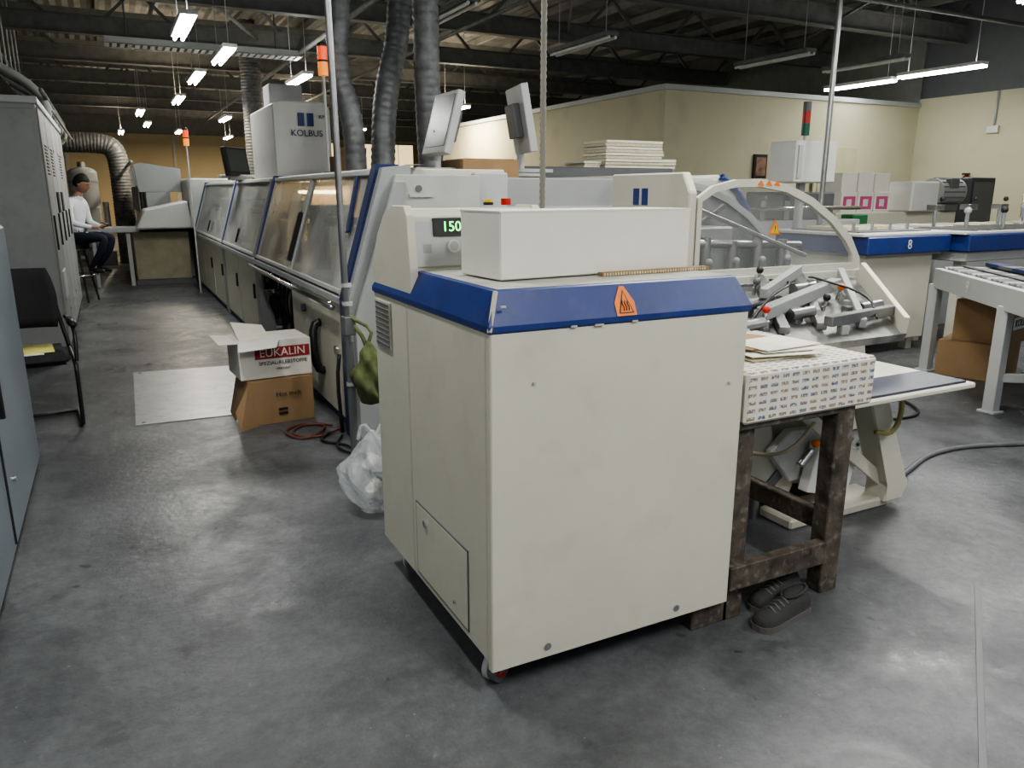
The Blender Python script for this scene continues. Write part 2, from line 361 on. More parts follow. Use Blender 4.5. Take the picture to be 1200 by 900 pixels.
for (ya,yb,za,zb) in [(1.995,2.455,.145,.15),(1.995,2.455,.42,.425),(1.995,2.0,.145,.425),(2.45,2.455,.145,.425)]: g.box(x0-.003,x0+.002,ya,yb,za,zb,greyd,0)
g.cyl((x0-.01,2.36,.37),(x0,2.36,.37),.013,chrome);g.cyl((x0-.01,2.1,.2),(x0,2.1,.2),.006,chrome)
g.box(x0-.006,x0,2.66,2.84,.93,1.11,creamd,.003)
for i in range(9): g.box(x0-.009,x0-.004,2.675,2.825,.942+i*.019,.949+i*.019,greyd,0)
for x in (1.06,1.56): g.cyl((x,y0-.004,.135),(x,y0+.01,.135),.012,chrome,seg=14)
def onband(x,t,off): return (x,y0-.006+t*.041-off,1.15+t*.088-off*.3)
g.quad([onband(x,t,.003) for x,t in [(1.275,.02),(1.345,.02),(1.345,.45),(1.318,.95),(1.302,.95),(1.275,.45)]],orange)
g.quad([onband(x,t,.004) for x,t in [(1.283,.1),(1.337,.1),(1.31,.85)]],black)
g.quad([onband(x,t,.005) for x,t in [(1.289,.14),(1.331,.14),(1.31,.77)]],orange)
for i in range(3): g.tube([onband(1.301+i*.009,.2,.007),onband(1.303+i*.009,.32,.007),onband(1.299+i*.009,.42,.007),onband(1.301+i*.009,.52,.007)],.0015,black,seg=5)
for x,z,w in [(1.12,1.13,.02),(1.2,1.128,.03),(1.33,1.13,.02),(.9,1.2,.015),(1.0,.98,.01),(1.72,.9,.012)]: g.box(x,x+w,y0-.0075,y0-.003,z,z+.005,chip,0)
cp_=[(2.45,1.24),(2.45,1.25),(2.475,1.425),(2.5,1.455),(2.62,1.455),(2.72,1.42),(2.8,1.35),(2.86,1.25),(2.86,1.14),(2.46,1.14)]
g.prism(cp_,'x',x0+.002,x0+.03,cream,.002);g.prism(cp_,'x',1.36,1.385,cream,.002)
g.prism([(2.46,1.24),(2.487,1.42),(2.505,1.445),(2.62,1.445),(2.72,1.41),(2.8,1.34),(2.85,1.25)],'x',x0+.03,1.36,cream,.002)
n_=V((0,-1,.14)).normalized();up_=V((0,.14,1)).normalized()
def con(x,h,off): return V((x,2.455,1.235))+up_*h+n_*off
def conbox(xc,h,w,hh,d,m):
    c=con(xc,h,d/2);b=bmesh.new();bmesh.ops.create_cube(b,size=1)
    for v in b.verts: v.co=V((v.co.x*w,v.co.y*d,v.co.z*hh))
    X=Matrix(((1,0,0),tuple(-n_),tuple(up_))).transposed().to_4x4();X.translation=c;g.bm(b,m,False,X)
conbox(1.12,.095,.44,.15,.004,greyl)
conbox(1.035,.15,.14,.06,.012,black);g.text('150',.048,con(1.03,.15,.013),(1,0,0),up_,led)
g.cyl(con(1.03,.085,0),con(1.03,.085,.025),.022,white);g.cyl(con(1.03,.085,.02),con(1.03,.085,.028),.016,greyl)
conbox(.94,.08,.03,.03,.005,grey)
g.cyl((1.2,2.53,1.455),(1.2,2.53,1.465),.018,black);g.cyl((1.2,2.53,1.465),(1.2,2.53,1.475),.015,yellow);g.cyl((1.27,2.53,1.455),(1.27,2.53,1.478),.018,red)
for x,y,a in [(.93,1.93,30),(1.55,1.97,70),(.95,2.72,0),(1.7,2.72,0)]:
    ca,sa=math.cos(math.radians(a)),math.sin(math.radians(a))
    g.box(x-.04,x+.04,y-.04,y+.04,.095,.105,steel)
    g.cyl((x,y,.07),(x,y,.1),.02,steel)
    for s in(-1,1):
        c=V((x,y,.045));n2=V((-sa,ca,0))
        g.cyl(c+n2*s*.014-n2*.01,c+n2*s*.014+n2*.01,.045,greyl if s>0 else greyd,seg=24);g.cyl(c+n2*s*.014-n2*.012,c+n2*s*.014+n2*.012,.03,red,seg=20)
        g.beam(c+n2*s*.03+V((0,0,-.01)),c+n2*s*.03+V((0,0,.045)),.003,.04,steel,up=(ca,sa,0))
    g.cyl(c-n2*.034,c+n2*.034,.008,steel)
g.done()
def rbox(g,o,ang,x0,x1,y0,y1,z0,z1,m,bv=.003):
    bb=bmesh.new();bmesh.ops.create_cube(bb,size=1)
    for v in bb.verts: v.co=V(((x0+x1)/2+v.co.x*(x1-x0),(y0+y1)/2+v.co.y*(y1-y0),(z0+z1)/2+v.co.z*(z1-z0)))
    if bv: bmesh.ops.bevel(bb,geom=bb.edges[:],offset=bv,segments=2,affect='EDGES')
    g.bm(bb,m,False,Matrix.Translation(o)@Matrix.Rotation(math.radians(ang),4,'Z'))
g=M('white_carton_box')
W,Dp,Ht=.755,.24,.2
o=(1.0,2.03,1.245)
rbox(g,o,5,0,W,0,Dp,.002,Ht,cardw)
rbox(g,o,5,-.0015,W+.0015,-.0015,Dp+.0015,Ht-.003,Ht+.002,cardw,.001)
g.done()
g=M('corrugated_pad');rbox(g,(1.0,2.03,1.243),3,.35,.8,-.03,-.003,0,.012,card,.001)
for i in range(40): rbox(g,(1.0,2.03,1.243),3,.355+i*.0108,.360+i*.0108,-.033,-.03,.002,.01,papery,0)
g.done()
g=M('flexible_conduit')
P=[(1.47,2.62,1.25+i*.012) for i in range(300)];rs=[.0125 if i%2 else .0095 for i in range(300)]
g.tube(P,.012,mat('conduit_beige',(.2,.19,.16),.6),seg=10,rs=rs);g.cyl((1.47,2.62,1.243),(1.47,2.62,1.29),.022,greyd);g.done()
# ================================================================= TABLE
g=M('wooden_work_table')
tx0,tx1,ty0,ty1=1.8,2.36,1.84,2.48
for x,y in [(tx1-.09,ty0),(tx1-.14,ty1-.09),(tx0+.0,ty0+.02),(tx0,ty1-.09)]:
    g.box(x,x+.09,y,y+.07,0,.76,wood,.004)
g.box(1.66,1.82,1.86,1.93,0,.085,wood,.004)
g.box(tx0,tx1-.09,ty0-.01,ty0+.035,.13,.22,wood,.004)
g.box(tx1-.075,tx1-.03,ty0+.07,ty1-.09,.24,.32,wood,.004)
g.box(tx0,tx1-.09,ty1-.06,ty1-.02,.3,.38,wood,.004)
g.box(tx0,tx1,ty0,ty1-.04,.72,.77,wood,.004)
g.box(tx0,tx1+.06,ty0-.02,ty1-.06,.745,.925,cover,.01)
g.done()
g=M('paper_sheets')
for i in range(9):
    rbox(g,(1.97+random.uniform(-.06,.04),1.97+random.uniform(-.04,.04),.926+i*.004),random.uniform(-20,20),0,.28,0,.19,0,.003,[paper,papery,paper,card][i%4],0)
g.done()
g=M('book_stack')
for i in range(5): rbox(g,(1.84,2.24+random.uniform(-.01,.01),.926+i*.016),random.uniform(-4,4),0,.2,0,.14,0,.014,[paper,papery][i%2],.002)
g.done()
def shoe(x,y,ang,name='shoe'):
    g=M(name);L=.27
    secs=[(-.5,.030,.060),(-.44,.036,.075),(-.3,.038,.078),(-.12,.040,.072),(.08,.044,.060),(.25,.047,.048),(.38,.043,.040),(.46,.032,.032),(.5,.015,.022)]
    vs=[];fs=[];n=14
    for t,w,h in secs:
        for k in range(n):
            a=math.pi*k/(n-1);vs.append((t*L,math.cos(a)*w,.018+max(0,math.sin(a))**.7*h))
    for i in range(len(secs)-1):
        for k in range(n-1): fs.append([i*n+k,i*n+k+1,(i+1)*n+k+1,(i+1)*n+k])
    fs.append(list(range(n)));fs.append([(len(secs)-1)*n+k for k in range(n)])
    X=Matrix.Translation((x,y,0))@Matrix.Rotation(math.radians(ang),4,'Z')
    g.raw([X@V(v) for v in vs],fs,shoeg,True)
    out=[(t*L*1.03,w*1.08) for t,w,h in secs];out=out+[(a,-b) for a,b in out[::-1]]
    bb=bmesh.new();A=[bb.verts.new((p[0],p[1],0)) for p in out];B=[bb.verts.new((p[0],p[1],.022)) for p in out];bb.faces.new(A);bb.faces.new(B)
    for i in range(len(out)): bb.faces.new([A[i],A[(i+1)%len(out)],B[(i+1)%len(out)],B[i]])
    g.bm(bb,rubber,False,X)
    bb=bmesh.new();bmesh.ops.create_uvsphere(bb,u_segments=16,v_segments=8,radius=1)
    for v in bb.verts: v.co=V((v.co.x*.06-.065,v.co.y*.027,v.co.z*.012+.093))
    g.bm(bb,dark,True,X)
    ringp=[X@V((-.065+.062*math.cos(a*math.pi/8),.029*math.sin(a*math.pi/8),.094-.006*math.cos(a*math.pi/8))) for a in range(17)]
    g.tube(ringp,.006,shoeg,seg=8)
    for i in range(4):
        xx=.0+i*.022;zz=.088-i*.006
        g.tube([X@V((xx,-.026,zz-.012)),X@V((xx,0,zz)),X@V((xx,.026,zz-.012))],.0035,greyd,seg=6)
    return g.done()
shoe(2.0,1.775,188);shoe(2.08,1.885,194)
# ================================================================= TRIMMER WITH CLEAR HOOD
g=M('three_knife_trimmer')
hy=3.2;hb=3.9
arc=[(2.72,1.03),(2.72,1.47),(2.82,1.53),(2.98,1.565),(3.15,1.57),(3.35,1.54),(3.55,1.47),(3.75,1.36),(3.9,1.24),(3.985,1.12),(4.0,1.03)]
inn=[(2.75,1.09),(2.75,1.45),(2.84,1.5),(2.98,1.525),(3.15,1.527),(3.34,1.5),(3.53,1.432),(3.715,1.33),(3.85,1.222),(3.92,1.14),(3.93,1.09)]
for ya,yb,mm in [(hy,hy+.03,cream),(hb-.03,hb,grey)]:
    n=len(arc)
    vs=[];fs=[]
    for p in arc: vs+=[(p[0],ya,p[1]),(p[0],yb,p[1])]
    for p in inn: vs+=[(p[0],ya,p[1]),(p[0],yb,p[1])]
    m2=2*n
    for i in range(n):
        j=(i+1)%n
        fs+=[[2*i,2*j,m2+2*j,m2+2*i],[2*i+1,2*j+1,m2+2*j+1,m2+2*i+1],[2*i,2*j,2*j+1,2*i+1],[m2+2*i,m2+2*j,m2+2*j+1,m2+2*i+1]]
    g.raw(vs,fs,mm)
g.quad([(p[0],hy+.012,p[1]) for p in inn],plexi)
g.quad([(p[0],hb-.015,p[1]) for p in inn],mat('hood_back_panel',(.17,.175,.175),.35,var=.4,scale=4))
for i in range(1,len(arc)-1):
    a,b_=arc[i],arc[i+1]
    g.quad([(a[0],hy+.03,a[1]-.006),(b_[0],hy+.03,b_[1]-.006),(b_[0],hb-.03,b_[1]-.006),(a[0],hb-.03,a[1]-.006)],plexi)
g.prism([(3.2,0),(3.2,1.5),(3.26,1.6),(3.9,1.6),(3.9,0)],'x',2.66,2.715,cream,.008)
g.box(2.655,2.66,3.55,3.6,1.43,1.52,blue,0);g.box(2.655,2.66,3.63,3.68,1.43,1.52,blue,0)
g.quad([(3.235,hy+.006,1.27),(3.325,hy+.006,1.27),(3.28,hy+.006,1.355)],orange);g.quad([(3.25,hy+.004,1.278),(3.31,hy+.004,1.278),(3.28,hy+.004,1.335)],yellow);g.text('!',.05,(3.28,hy+.002,1.3),(1,0,0),(0,0,1),black)
for i in range(3): g.quad([(3.12+i*.06,hy-.002,1.535),(3.17+i*.06,hy-.002,1.53),(3.145+i*.06,hy-.002,1.565)],orange)
g.box(2.72,3.95,hy+.03,hb,.0,1.02,creamd,.01)
g.prism([(3.93,0),(4.3,0),(4.15,.6),(4.0,1.03),(3.93,1.03)],'y',hy+.03,hb,cream,.006)
g.box(2.74,3.98,hy-.01,hb,1.0,1.03,greyd,.003);g.box(2.72,4.0,hy-.012,hy+.03,.99,1.05,cream,.003)
for i in range(5): g.cyl((2.85+i*.2,hy+.3,1.03),(2.85+i*.2,hy+.3,1.22+.03*(i%2)),.03,steel)
g.tube([(2.8,hy+.3,1.22),(3.8,hy+.3,1.18)],.025,steel);g.box(2.9,3.3,hy+.35,hy+.55,1.03,1.3,grey,.01);g.box(3.35,3.7,hy+.35,hy+.55,1.03,1.2,greyd,.01)
g.beam((2.8,hy+.25,1.45),(3.8,hy+.25,1.12),.03,.02,steel);g.beam((2.78,hy+.45,1.12),(3.3,hy+.45,1.42),.03,.03,greyd)
for i in range(4): g.cyl((2.95+i*.2,hy+.15,1.03),(2.95+i*.2,hy+.15,1.11),.02,greyd);g.ball((2.95+i*.2,hy+.15,1.12),.02,grey,seg=12,rings=8)
yf=2.42
g.slab([(2.5,yf+.1,.80),(3.55,yf+.1,.80),(3.95,hy,1.0),(2.72,hy,1.0)],.04,mat('deck_grey',(.17,.17,.165),.4,.3,var=.4,scale=12,dirt=.4))
def dt(x,t,off=0): return V((x,yf+.1+t*(hy-yf-.1),.80+t*.2+off))
g.quad([dt(2.85,.9,.02),dt(3.85,.9,.02),(3.95,hy-.015,1.08),(2.8,hy-.015,1.08)],plexi);g.beam(dt(2.85,.9,.03),dt(3.85,.9,.03),.015,.015,chrome)
for i in range(3): g.beam(dt(2.55+i*.25,.15,.03),dt(2.85+i*.3,.95,.05),.05,.04,steel)
g.beam(dt(2.75,.3,.07),dt(3.5,.62,.09),.06,.06,grey);g.beam(dt(2.85,.45,.12),dt(3.3,.75,.14),.04,.05,grey)
g.beam(dt(3.05,.1,.07),dt(3.6,.2,.06),.05,.05,steel);g.beam(dt(3.3,.1,.04),dt(3.75,.9,.07),.035,.05,grey);g.beam(dt(3.53,.0,.03),dt(3.93,.9,.06),.03,.12,cream)
for (x,t,m) in [(2.72,.25,red),(2.95,.7,greyd),(3.2,.35,black),(3.42,.5,orange),(2.6,.5,black),(3.1,.9,black)]:
    p=dt(x,t,.04);g.cyl(p,p+V((0,-.02,.06)),.01,chrome);g.ball(p+V((0,-.02,.07)),.02,m,seg=12,rings=8)
for (x,t) in [(2.8,.5),(3.0,.3),(3.3,.7),(3.5,.3),(2.65,.7),(2.6,.2),(3.15,.5)]:
    p=dt(x,t,.0);g.cyl(p+V((-.06,0,.05)),p+V((.09,0,.06)),.028,steel);g.cbox(p+V((0,.03,.04)),(.08,.06,.08),greyd,rot=(0,0,20))
for i in range(14):
    p=dt(2.6+i*.08,.1+.09*(i%7),.0);g.cbox(p+V((0,0,.02)),(.05,.04,.05),[greyl,greyd,steel,grey][i%4],rot=(0,0,i*25))
g.tube([dt(2.6,.2,.06),dt(2.8,.3,.16),dt(3.1,.5,.15),dt(3.2,.9,.05)],.007,black,smoothn=2,seg=6)
hosey=mat('hose_yellow',(.3,.27,.1),.5);hosec=mat('hose_cream',(.5,.46,.32),.5)
g.tube([dt(3.4,.1,.06),dt(3.5,.3,.12),dt(3.3,.6,.14),dt(3.5,.9,.05)],.006,black,smoothn=2,seg=6)
g.box(2.72,3.6,hy-.02,hy+.0,.4,.98,creamd,.004)
g.box(2.42,3.3,1.98,2.24,.665,.69,cream,.006);g.box(2.44,3.26,2.0,2.22,.69,.7,mat('belt_blue',(.03,.034,.06),.35,var=.3),.003)
g.box(2.42,3.3,2.24,2.62,.62,.69,cream,.006)
g.prism([(2.44,.3),(2.46,.68),(3.0,.68),(3.25,.3),(3.3,.06),(3.2,.04),(2.7,.1)],'y',2.58,2.95,cream,.01)
g.prism([(2.5,.1),(2.52,.66),(2.6,.66),(2.66,.3),(2.82,.12),(2.78,.04)],'y',2.5,2.57,cream,.008)
g.prism([(2.98,.67),(3.1,.67),(3.37,.1),(3.33,.03),(3.2,.03),(3.22,.12)],'y',2.28,2.4,cream,.008)
g.prism([(2.6,.33),(2.74,.16),(3.1,.2),(3.16,.32),(3.0,.4),(2.72,.42)],'y',2.45,2.5,white,.006)
g.beam((2.55,2.34,.62),(3.3,2.34,.08),.02,.06,cream);g.beam((2.6,2.5,.1),(3.15,2.5,.6),.03,.05,greyd)
g.box(2.78,3.06,2.36,2.42,.1,.34,white,.004,rot=(0,14,0))
for x,z in [(2.86,.27),(3.0,.25),(2.9,.18)]: g.cyl((x,2.35,z),(x,2.365,z),.008,dark,seg=10)
g.box(2.6,3.26,2.3,2.5,.0,.05,creamd,.01);g.cyl((2.56,2.5,.0),(2.56,2.5,.12),.03,steel);g.cyl((3.28,2.36,0),(3.28,2.36,.06),.03,steel)
g.tube([(2.44,2.5,.35),(2.5,2.32,.37),(2.6,2.3,.42),(2.7,2.31,.5)],.009,hosec,smoothn=2,seg=8)
g.tube([(3.05,2.26,.42),(3.15,2.24,.4),(3.2,2.24,.52),(3.17,2.26,.62),(3.05,2.3,.67)],.012,hosey,smoothn=2,seg=8)
g.ball((2.72,2.31,.4),.02,orange,seg=10,rings=6);g.cyl((2.66,2.33,.3),(2.72,2.33,.36),.02,steel)
g.done()
g=M('floor_cable');g.tube([(3.6,2.5,.012),(4.3,2.75,.012),(5.0,2.45,.012),(5.6,2.6,.012),(6.6,2.2,.012)],.014,greyd,smoothn=3,seg=8);g.tube([(3.9,3.0,.01),(4.4,3.3,.01),(4.9,3.2,.01),(5.2,3.9,.01),(5.9,4.6,.01)],.01,black,smoothn=3,seg=8);g.done()
# ================================================================= BINDER (long machine)
g=M('perfect_binding_machine')
ys=[4.5,7.9,10.4,13.9]
X0=1.23;XT=1.47;ZW=.87;ZT=1.62;XR=2.3
g.box(XR-.5,XR,4.9,13.85,.0,ZT,greyl,.01)
g.box(XT,XR,4.6,13.85,ZT-.03,ZT+.02,cream,.008)
g.box(X0+.12,XR-.5,4.9,13.85,.05,.3,dark,0)
def lower(ya,yb,m=cream,z0=.06,z1=.82): g.box(X0,X0+.04,ya,yb,z0,z1,m,.006)
lower(4.62,5.55);lower(5.56,6.28)
for a,b_ in [(8.0,9.15),(9.2,10.3),(10.5,11.6),(11.65,12.75),(12.8,13.8)]: lower(a,b_,cream)
for y in (8.1,9.3,10.6,11.75): g.box(X0-.02,X0,y,y+.04,.45,.6,black,.004)
g.box(X0+.02,X0+.1,4.6,13.85,0,.07,blued,0)
g.box(X0+.06,X0+.7,6.3,7.95,.0,.08,greyd,0);g.box(X0+.6,X0+.62,6.3,7.95,0,.87,greyd,0);g.box(X0+.05,X0+.6,7.9,7.95,0,.87,grey,0)
for i in range(6):
    y=6.5+i*.24;g.cyl((X0+.15,y,.45),(X0+.55,y,.45),.09,steel if i%2 else greyd);g.box(X0+.1,X0+.3,y-.05,y+.05,.5,.72,greyd if i%2 else greyl,.005)
for i in range(3):
    y=6.6+i*.4;g.cyl((X0+.1,y,.25),(X0+.16,y,.25),.11,black);g.cyl((X0+.05,y,.25),(X0+.1,y,.25),.05,steel)
for i in range(8):
    y=6.4+i*.18;g.tube([(X0+.1,y,.8),(X0+.04,y+.05,.55),(X0+.12,y+.1,.3),(X0+.2,y,.15)],.012,black,smoothn=2,seg=6)
g.cyl((X0-.02,7.5,.68),(X0+.1,7.5,.68),.07,black);g.cyl((X0-.04,7.15,.6),(X0+.1,7.15,.6),.05,black);g.ball((X0-.03,6.9,.66),.02,greyd,seg=10,rings=6)
g.box(X0-.03,X0+.06,4.6,13.85,.82,ZW,greyl,.006)
g.tube([(X0-.06,4.75,.8),(X0-.06,8.0,.8)],.018,chrome);
for y in (4.9,5.9,6.9,7.8): g.beam((X0-.06,y,.8),(X0+.02,y,.84),.015,.015,chrome)
def prof(g,y0,y1,m,ex=0,xb=XR):
    g.prism([(X0-ex,0),(X0-ex,ZW),(XT-ex,ZT+ex),(XT+.25,ZT+.02+ex),(xb,ZT+.02+ex),(xb,ZT-.2),(XT+.1,ZT-.2),(X0+.15,ZW),(X0+.15,0)],'y',y0,y1,m,.004)
for y in ys[1:]:
    prof(g,y-.09,y+.09,grey,.01,XR)
    g.prism([(X0-.03,ZW),(XT-.03,ZT+.03),(XT+.1,ZT+.03),(XT+.1,ZT+.02),(XT-.01,ZT+.0),(X0-.01,ZW)],'y',y-.12,y-.06,blue,0)
def win(ya,yb,m=glassw,frame=greyl):
    def W(y,t,off=0): 
        nx=-(ZT-ZW);nz=(XT-X0);l=math.hypot(nx,nz);return V((X0+(XT-X0)*t+nx/l*off,y,ZW+(ZT-ZW)*t+nz/l*off))
    g.slab([W(ya,.04),W(yb,.04),W(yb,.96),W(ya,.96)],.006,m)
    for t0,t1 in [(0,.06),(.94,1.02)]: g.beam(W(ya,(t0+t1)/2,.005),W(yb,(t0+t1)/2,.005),.03,.05,frame,up=(-.95,0,.3))
    for y in (ya,yb): g.beam(W(y,0,.004),W(y,1,.004),.035,.03,frame,up=(0,1,0))
    return W
W=win(4.72,6.25);win(6.3,7.78);win(8.02,10.28);win(10.52,13.75)
g.beam(W(6.27,.12,.04),W(6.27,.62,.04),.03,.05,black,up=(0,1,0))
g.beam(W(9.2,.1,.03),W(9.2,.3,.03),.02,.04,black,up=(0,1,0));g.beam(W(12,.1,.03),W(12,.3,.03),.02,.04,black,up=(0,1,0))
g.beam(W(4.85,.5,.03),W(4.95,.95,.03),.02,.05,blued,up=(0,1,0))
g.box(X0+.1,XR-.5,4.7,13.8,.86,.9,greyl,0)
g.box(X0+.5,X0+.53,6.2,7.8,.9,1.55,amber_glow,0)
itube=mat('interior_tube',(1,1,1),.5,emit=(1,.78,.45),es=18)
g.cyl((X0+.42,6.3,1.5),(X0+.42,7.7,1.5),.015,itube,seg=8)
for i in range(14):
    y=4.9+i*.62;g.box(X0+.2,X0+.5,y,y+.25,.9,1.1+.25*(i%3)*.6,[greyl,cream,greyd][i%3],.01)
    g.cyl((X0+.25,y+.35,.95),(X0+.25,y+.35,1.25),.05,steel)
g.tube([(X0+.3,4.8,1.3),(X0+.3,13.7,1.3)],.025,steel)
prof(g,4.5,4.62,grey,.02,1.62)
g.prism([(X0-.035,.0),(X0-.035,ZW),(XT-.035,ZT+.04),(XT+.1,ZT+.04),(XT+.1,ZT+.02),(XT-.015,ZT+.015),(X0-.01,ZW-.01),(X0-.01,0)],'y',4.56,4.66,blued,0)
g.prism([(X0+.1,0),(X0+.1,ZW-.02),(XT+.05,ZT-.02),(2.06,ZT-.02),(2.06,0)],'y',4.47,4.51,mat('grey_cream',(.42,.425,.40),.5),.004)
g.prism([(X0+.0,0),(X0+.0,ZW-.1),(XT+.03,ZT-.06),(XT+.1,ZT-.06),(X0+.12,ZW-.12),(X0+.12,0)],'y',4.44,4.47,grey,.003)
g.box(1.6,1.75,4.46,4.47,1.47,1.49,greyl,0);g.cyl((1.66,4.46,1.52),(1.66,4.47,1.52),.02,greyd)
g.box(2.06,XR,4.55,4.95,0,ZT,greyl,.01)
g.tube([(X0-.0,5.35,.62),(X0-.05,5.35,.6),(X0-.07,5.3,.45),(X0-.05,5.3,.3),(X0,5.3,.28)],.03,black,smoothn=1)
g.cyl((X0-.02,4.9,.5),(X0,4.9,.5),.03,chrome);g.cyl((X0-.03,5.8,.66),(X0,5.8,.66),.03,greyd)
g.tube([(X0-.05,4.7,.0),(X0-.06,4.72,.35),(X0-.03,4.75,.5)],.012,black,seg=6,smoothn=1)
g.done()
g=M('cooling_conveyor_housing')
g.box(2.32,3.5,5.0,6.05,1.38,1.6,grey,.012);g.box(2.32,3.5,4.99,5.0,1.36,1.4,greyl,0)
g.box(2.31,3.45,5.15,6.0,0,1.38,greyl,.01)
g.prism([(3.45,1.62),(4.3,1.62),(4.36,1.5),(4.3,0),(3.45,0)],'y',4.9,6.1,cream,.012)
g.box(3.46,3.5,4.88,4.9,.2,1.6,greyl,0)
g.prism([(4.36,1.63),(4.55,1.64),(4.85,1.35),(4.95,.9),(4.95,0),(4.36,0)],'y',5.1,5.9,white,.012)
g.tube([(4.55,5.08,1.62),(4.75,5.08,1.5),(4.88,5.08,1.3)],.03,blue,smoothn=2)
g.box(2.32,5.0,6.1,7.0,0,1.6,greyl,.01);g.box(2.8,4.9,6.15,6.9,1.6,1.72,greyd,.01)
g.done()
g=M('paper_stacks')
def stack(x0,x1,y0,y1,z0,n,t,jit=.012):
    for i in range(n):
        a,b_,c,d=[random.uniform(-jit,jit) for _ in range(4)]
        g.box(x0+a,x1+b_,y0+c,y1+c,z0+i*t,z0+i*t+t*.85,[paper,papery,cardw,papery][i%4],0)
stack(4.15,4.8,6.2,6.6,1.72,9,.028);stack(3.95,4.13,6.25,6.6,1.72,3,.02);stack(4.83,5.0,6.25,6.6,1.72,3,.03)
g.done()
g=M('cardboard_tray');g.box(2.38,2.85,5.45,5.9,1.6,1.74,card,.005);g.box(2.41,2.82,5.48,5.87,1.735,1.745,dark,0);g.done()
g=M('machine_top_housing')
g.prism([(1.5,1.64),(1.5,2.33),(1.58,2.36),(2.0,2.36),(2.06,2.3),(2.06,1.64)],'y',8.0,9.3,white,.012)
g.text('KOLBUS',.085,(1.82,7.99,2.06),(1,0,0),(0,0,1),blued);g.box(1.74,1.8,7.985,8.0,2.13,2.25,blue,0);g.box(1.83,1.89,7.985,8.0,2.13,2.25,blue,0);g.text('KM',.05,(1.98,7.99,2.22),(1,0,0),(0,0,1),blued)
g.box(1.65,2.0,8.9,9.25,2.36,2.62,greyl,.01)
g.done()
g=M('cardboard_carton');g.box(1.95,2.2,7.3,7.7,1.64,1.83,card,.004);g.box(1.95,2.2,7.29,7.3,1.8,1.9,card,0,rot=(20,0,0));g.done()
def monitor(name,c,ang,w,h,tilt=-12,mt=greyl,base=.0):
    g=M(name);X=Matrix.Translation(c)@Matrix.Rotation(math.radians(ang),4,'Z')@Matrix.Rotation(math.radians(tilt),4,'X')
    def bx(a,b_,c_,d,e_,f,m,bv=.006):
        bb=bmesh.new();bmesh.ops.create_cube(bb,size=1)
        for v in bb.verts: v.co=V(((a+b_)/2+v.co.x*(b_-a),(c_+d)/2+v.co.y*(d-c_),(e_+f)/2+v.co.z*(f-e_)))
        bmesh.ops.bevel(bb,geom=bb.edges[:],offset=bv,segments=1,affect='EDGES');g.bm(bb,m,False,X)
    bx(-w/2,w/2,0,.06,-h/2,h/2,mt);bx(-w/2+.03,w/2-.03,-.004,.002,-h/2+.05,h/2-.03,mat('screen_dark',(.05,.06,.065),.3),.001);bx(-w/4,w/4,.06,.12,-h/4,h/4,greyd)
    c=V(c);g.tube([c+V((0,.05,-.05)),c+V((.02,.12,-h/2-.02)),(c.x+.02,c.y+.1,base)],.03,greyl,smoothn=1);g.cbox((c.x+.02,c.y+.1,base+.015),(.25,.22,.03),greyl)
    g.box(c.x-.2,c.x+.25,c.y-.02,c.y+.25,base+.03,base+.06,greyl,.005)
    return g.done()
monitor('control_monitor',(2.26,5.6,2.0),-88,.42,.46,-16,greyl,1.62)
monitor('control_monitor',(2.98,5.6,2.05),78,.45,.5,-10,greyl,1.62)
monitor('control_monitor',(1.42,9.9,1.85),50,.45,.33,-8,black,1.64)
def duct(name,pts,r):
    g=M(name);P=[V(p) for p in pts]
    for _ in range(2):
        Q=[P[0]]
        for a,b_ in zip(P[:-1],P[1:]): Q+=[a*.75+b_*.25,a*.25+b_*.75]
        Q.append(P[-1]);P=Q
    R=[];
    for a,b_ in zip(P[:-1],P[1:]):
        n=max(1,int((b_-a).length/.02))
        for i in range(n): R.append(a.lerp(b_,i/n))
    R.append(P[-1]);rs=[r*(1.07 if (i%3==0) else 1) for i in range(len(R))]
    g.tube(R,r,gal,seg=18,rs=rs);return g.done()
duct('flexible_duct',[(1.84,6.6,4.86),(1.84,6.6,3.0),(1.76,6.6,2.5),(1.86,6.5,2.1),(1.87,6.5,1.64)],.085)
duct('ventilation_duct',[(2.5,6.9,4.86),(2.45,6.9,2.9),(2.2,6.7,2.3),(2.13,6.6,1.64)],.1)
duct('ventilation_duct',[(2.48,6.4,4.86),(2.48,6.4,2.9),(2.48,6.4,2.3),(2.52,6.45,1.6)],.105)
duct('ventilation_duct',[(2.9,17.5,4.86),(2.9,17.5,2.0),(2.9,17.5,1.2),(2.9,17.5,.0)],.2)
def beacon(name,x,y,z0,z1,cols):
    g=M(name);g.cyl((x,y,z0),(x,y,z1),.012,greyl,seg=10);g.cyl((x,y,z0),(x,y,z0+.02),.04,greyd)
    z=z1
    for c in cols: g.cyl((x,y,z),(x,y,z+.1),.04,c);g.cyl((x,y,z+.1),(x,y,z+.115),.042,black);z+=.115
    g.ball((x,y,z),(.04,.04,.02),black,seg=12,rings=6);return g.done()
beacon('signal_beacon',1.64,6.5,1.64,2.4,[orlamp,redlamp])
beacon('signal_beacon',1.1,12.5,0,2.15,[orlamp,redlamp])
g=M('steel_pole');g.cyl((1.1,4.12,0),(1.06,4.12,4.86),.018,steel);g.cyl((1.1,4.12,0),(1.1,4.12,.012),.07,greyd);g.box(1.07,1.13,4.08,4.16,.74,.84,greyd,.004);g.cyl((1.1,4.12,.0),(1.1,4.12,.7),.024,greyd)
for z in (.45,.9,1.0): g.cyl((1.1,4.12,z),(1.1,4.12,z+.02),.028,greyl)
g.done()
g=M('steel_pole');g.cyl((6.78,6,0),(6.78,6,4.86),.028,steel);g.cyl((6.78,6,0),(6.78,6,.015),.1,greyd);g.done()
g=M('green_cloth_bag')
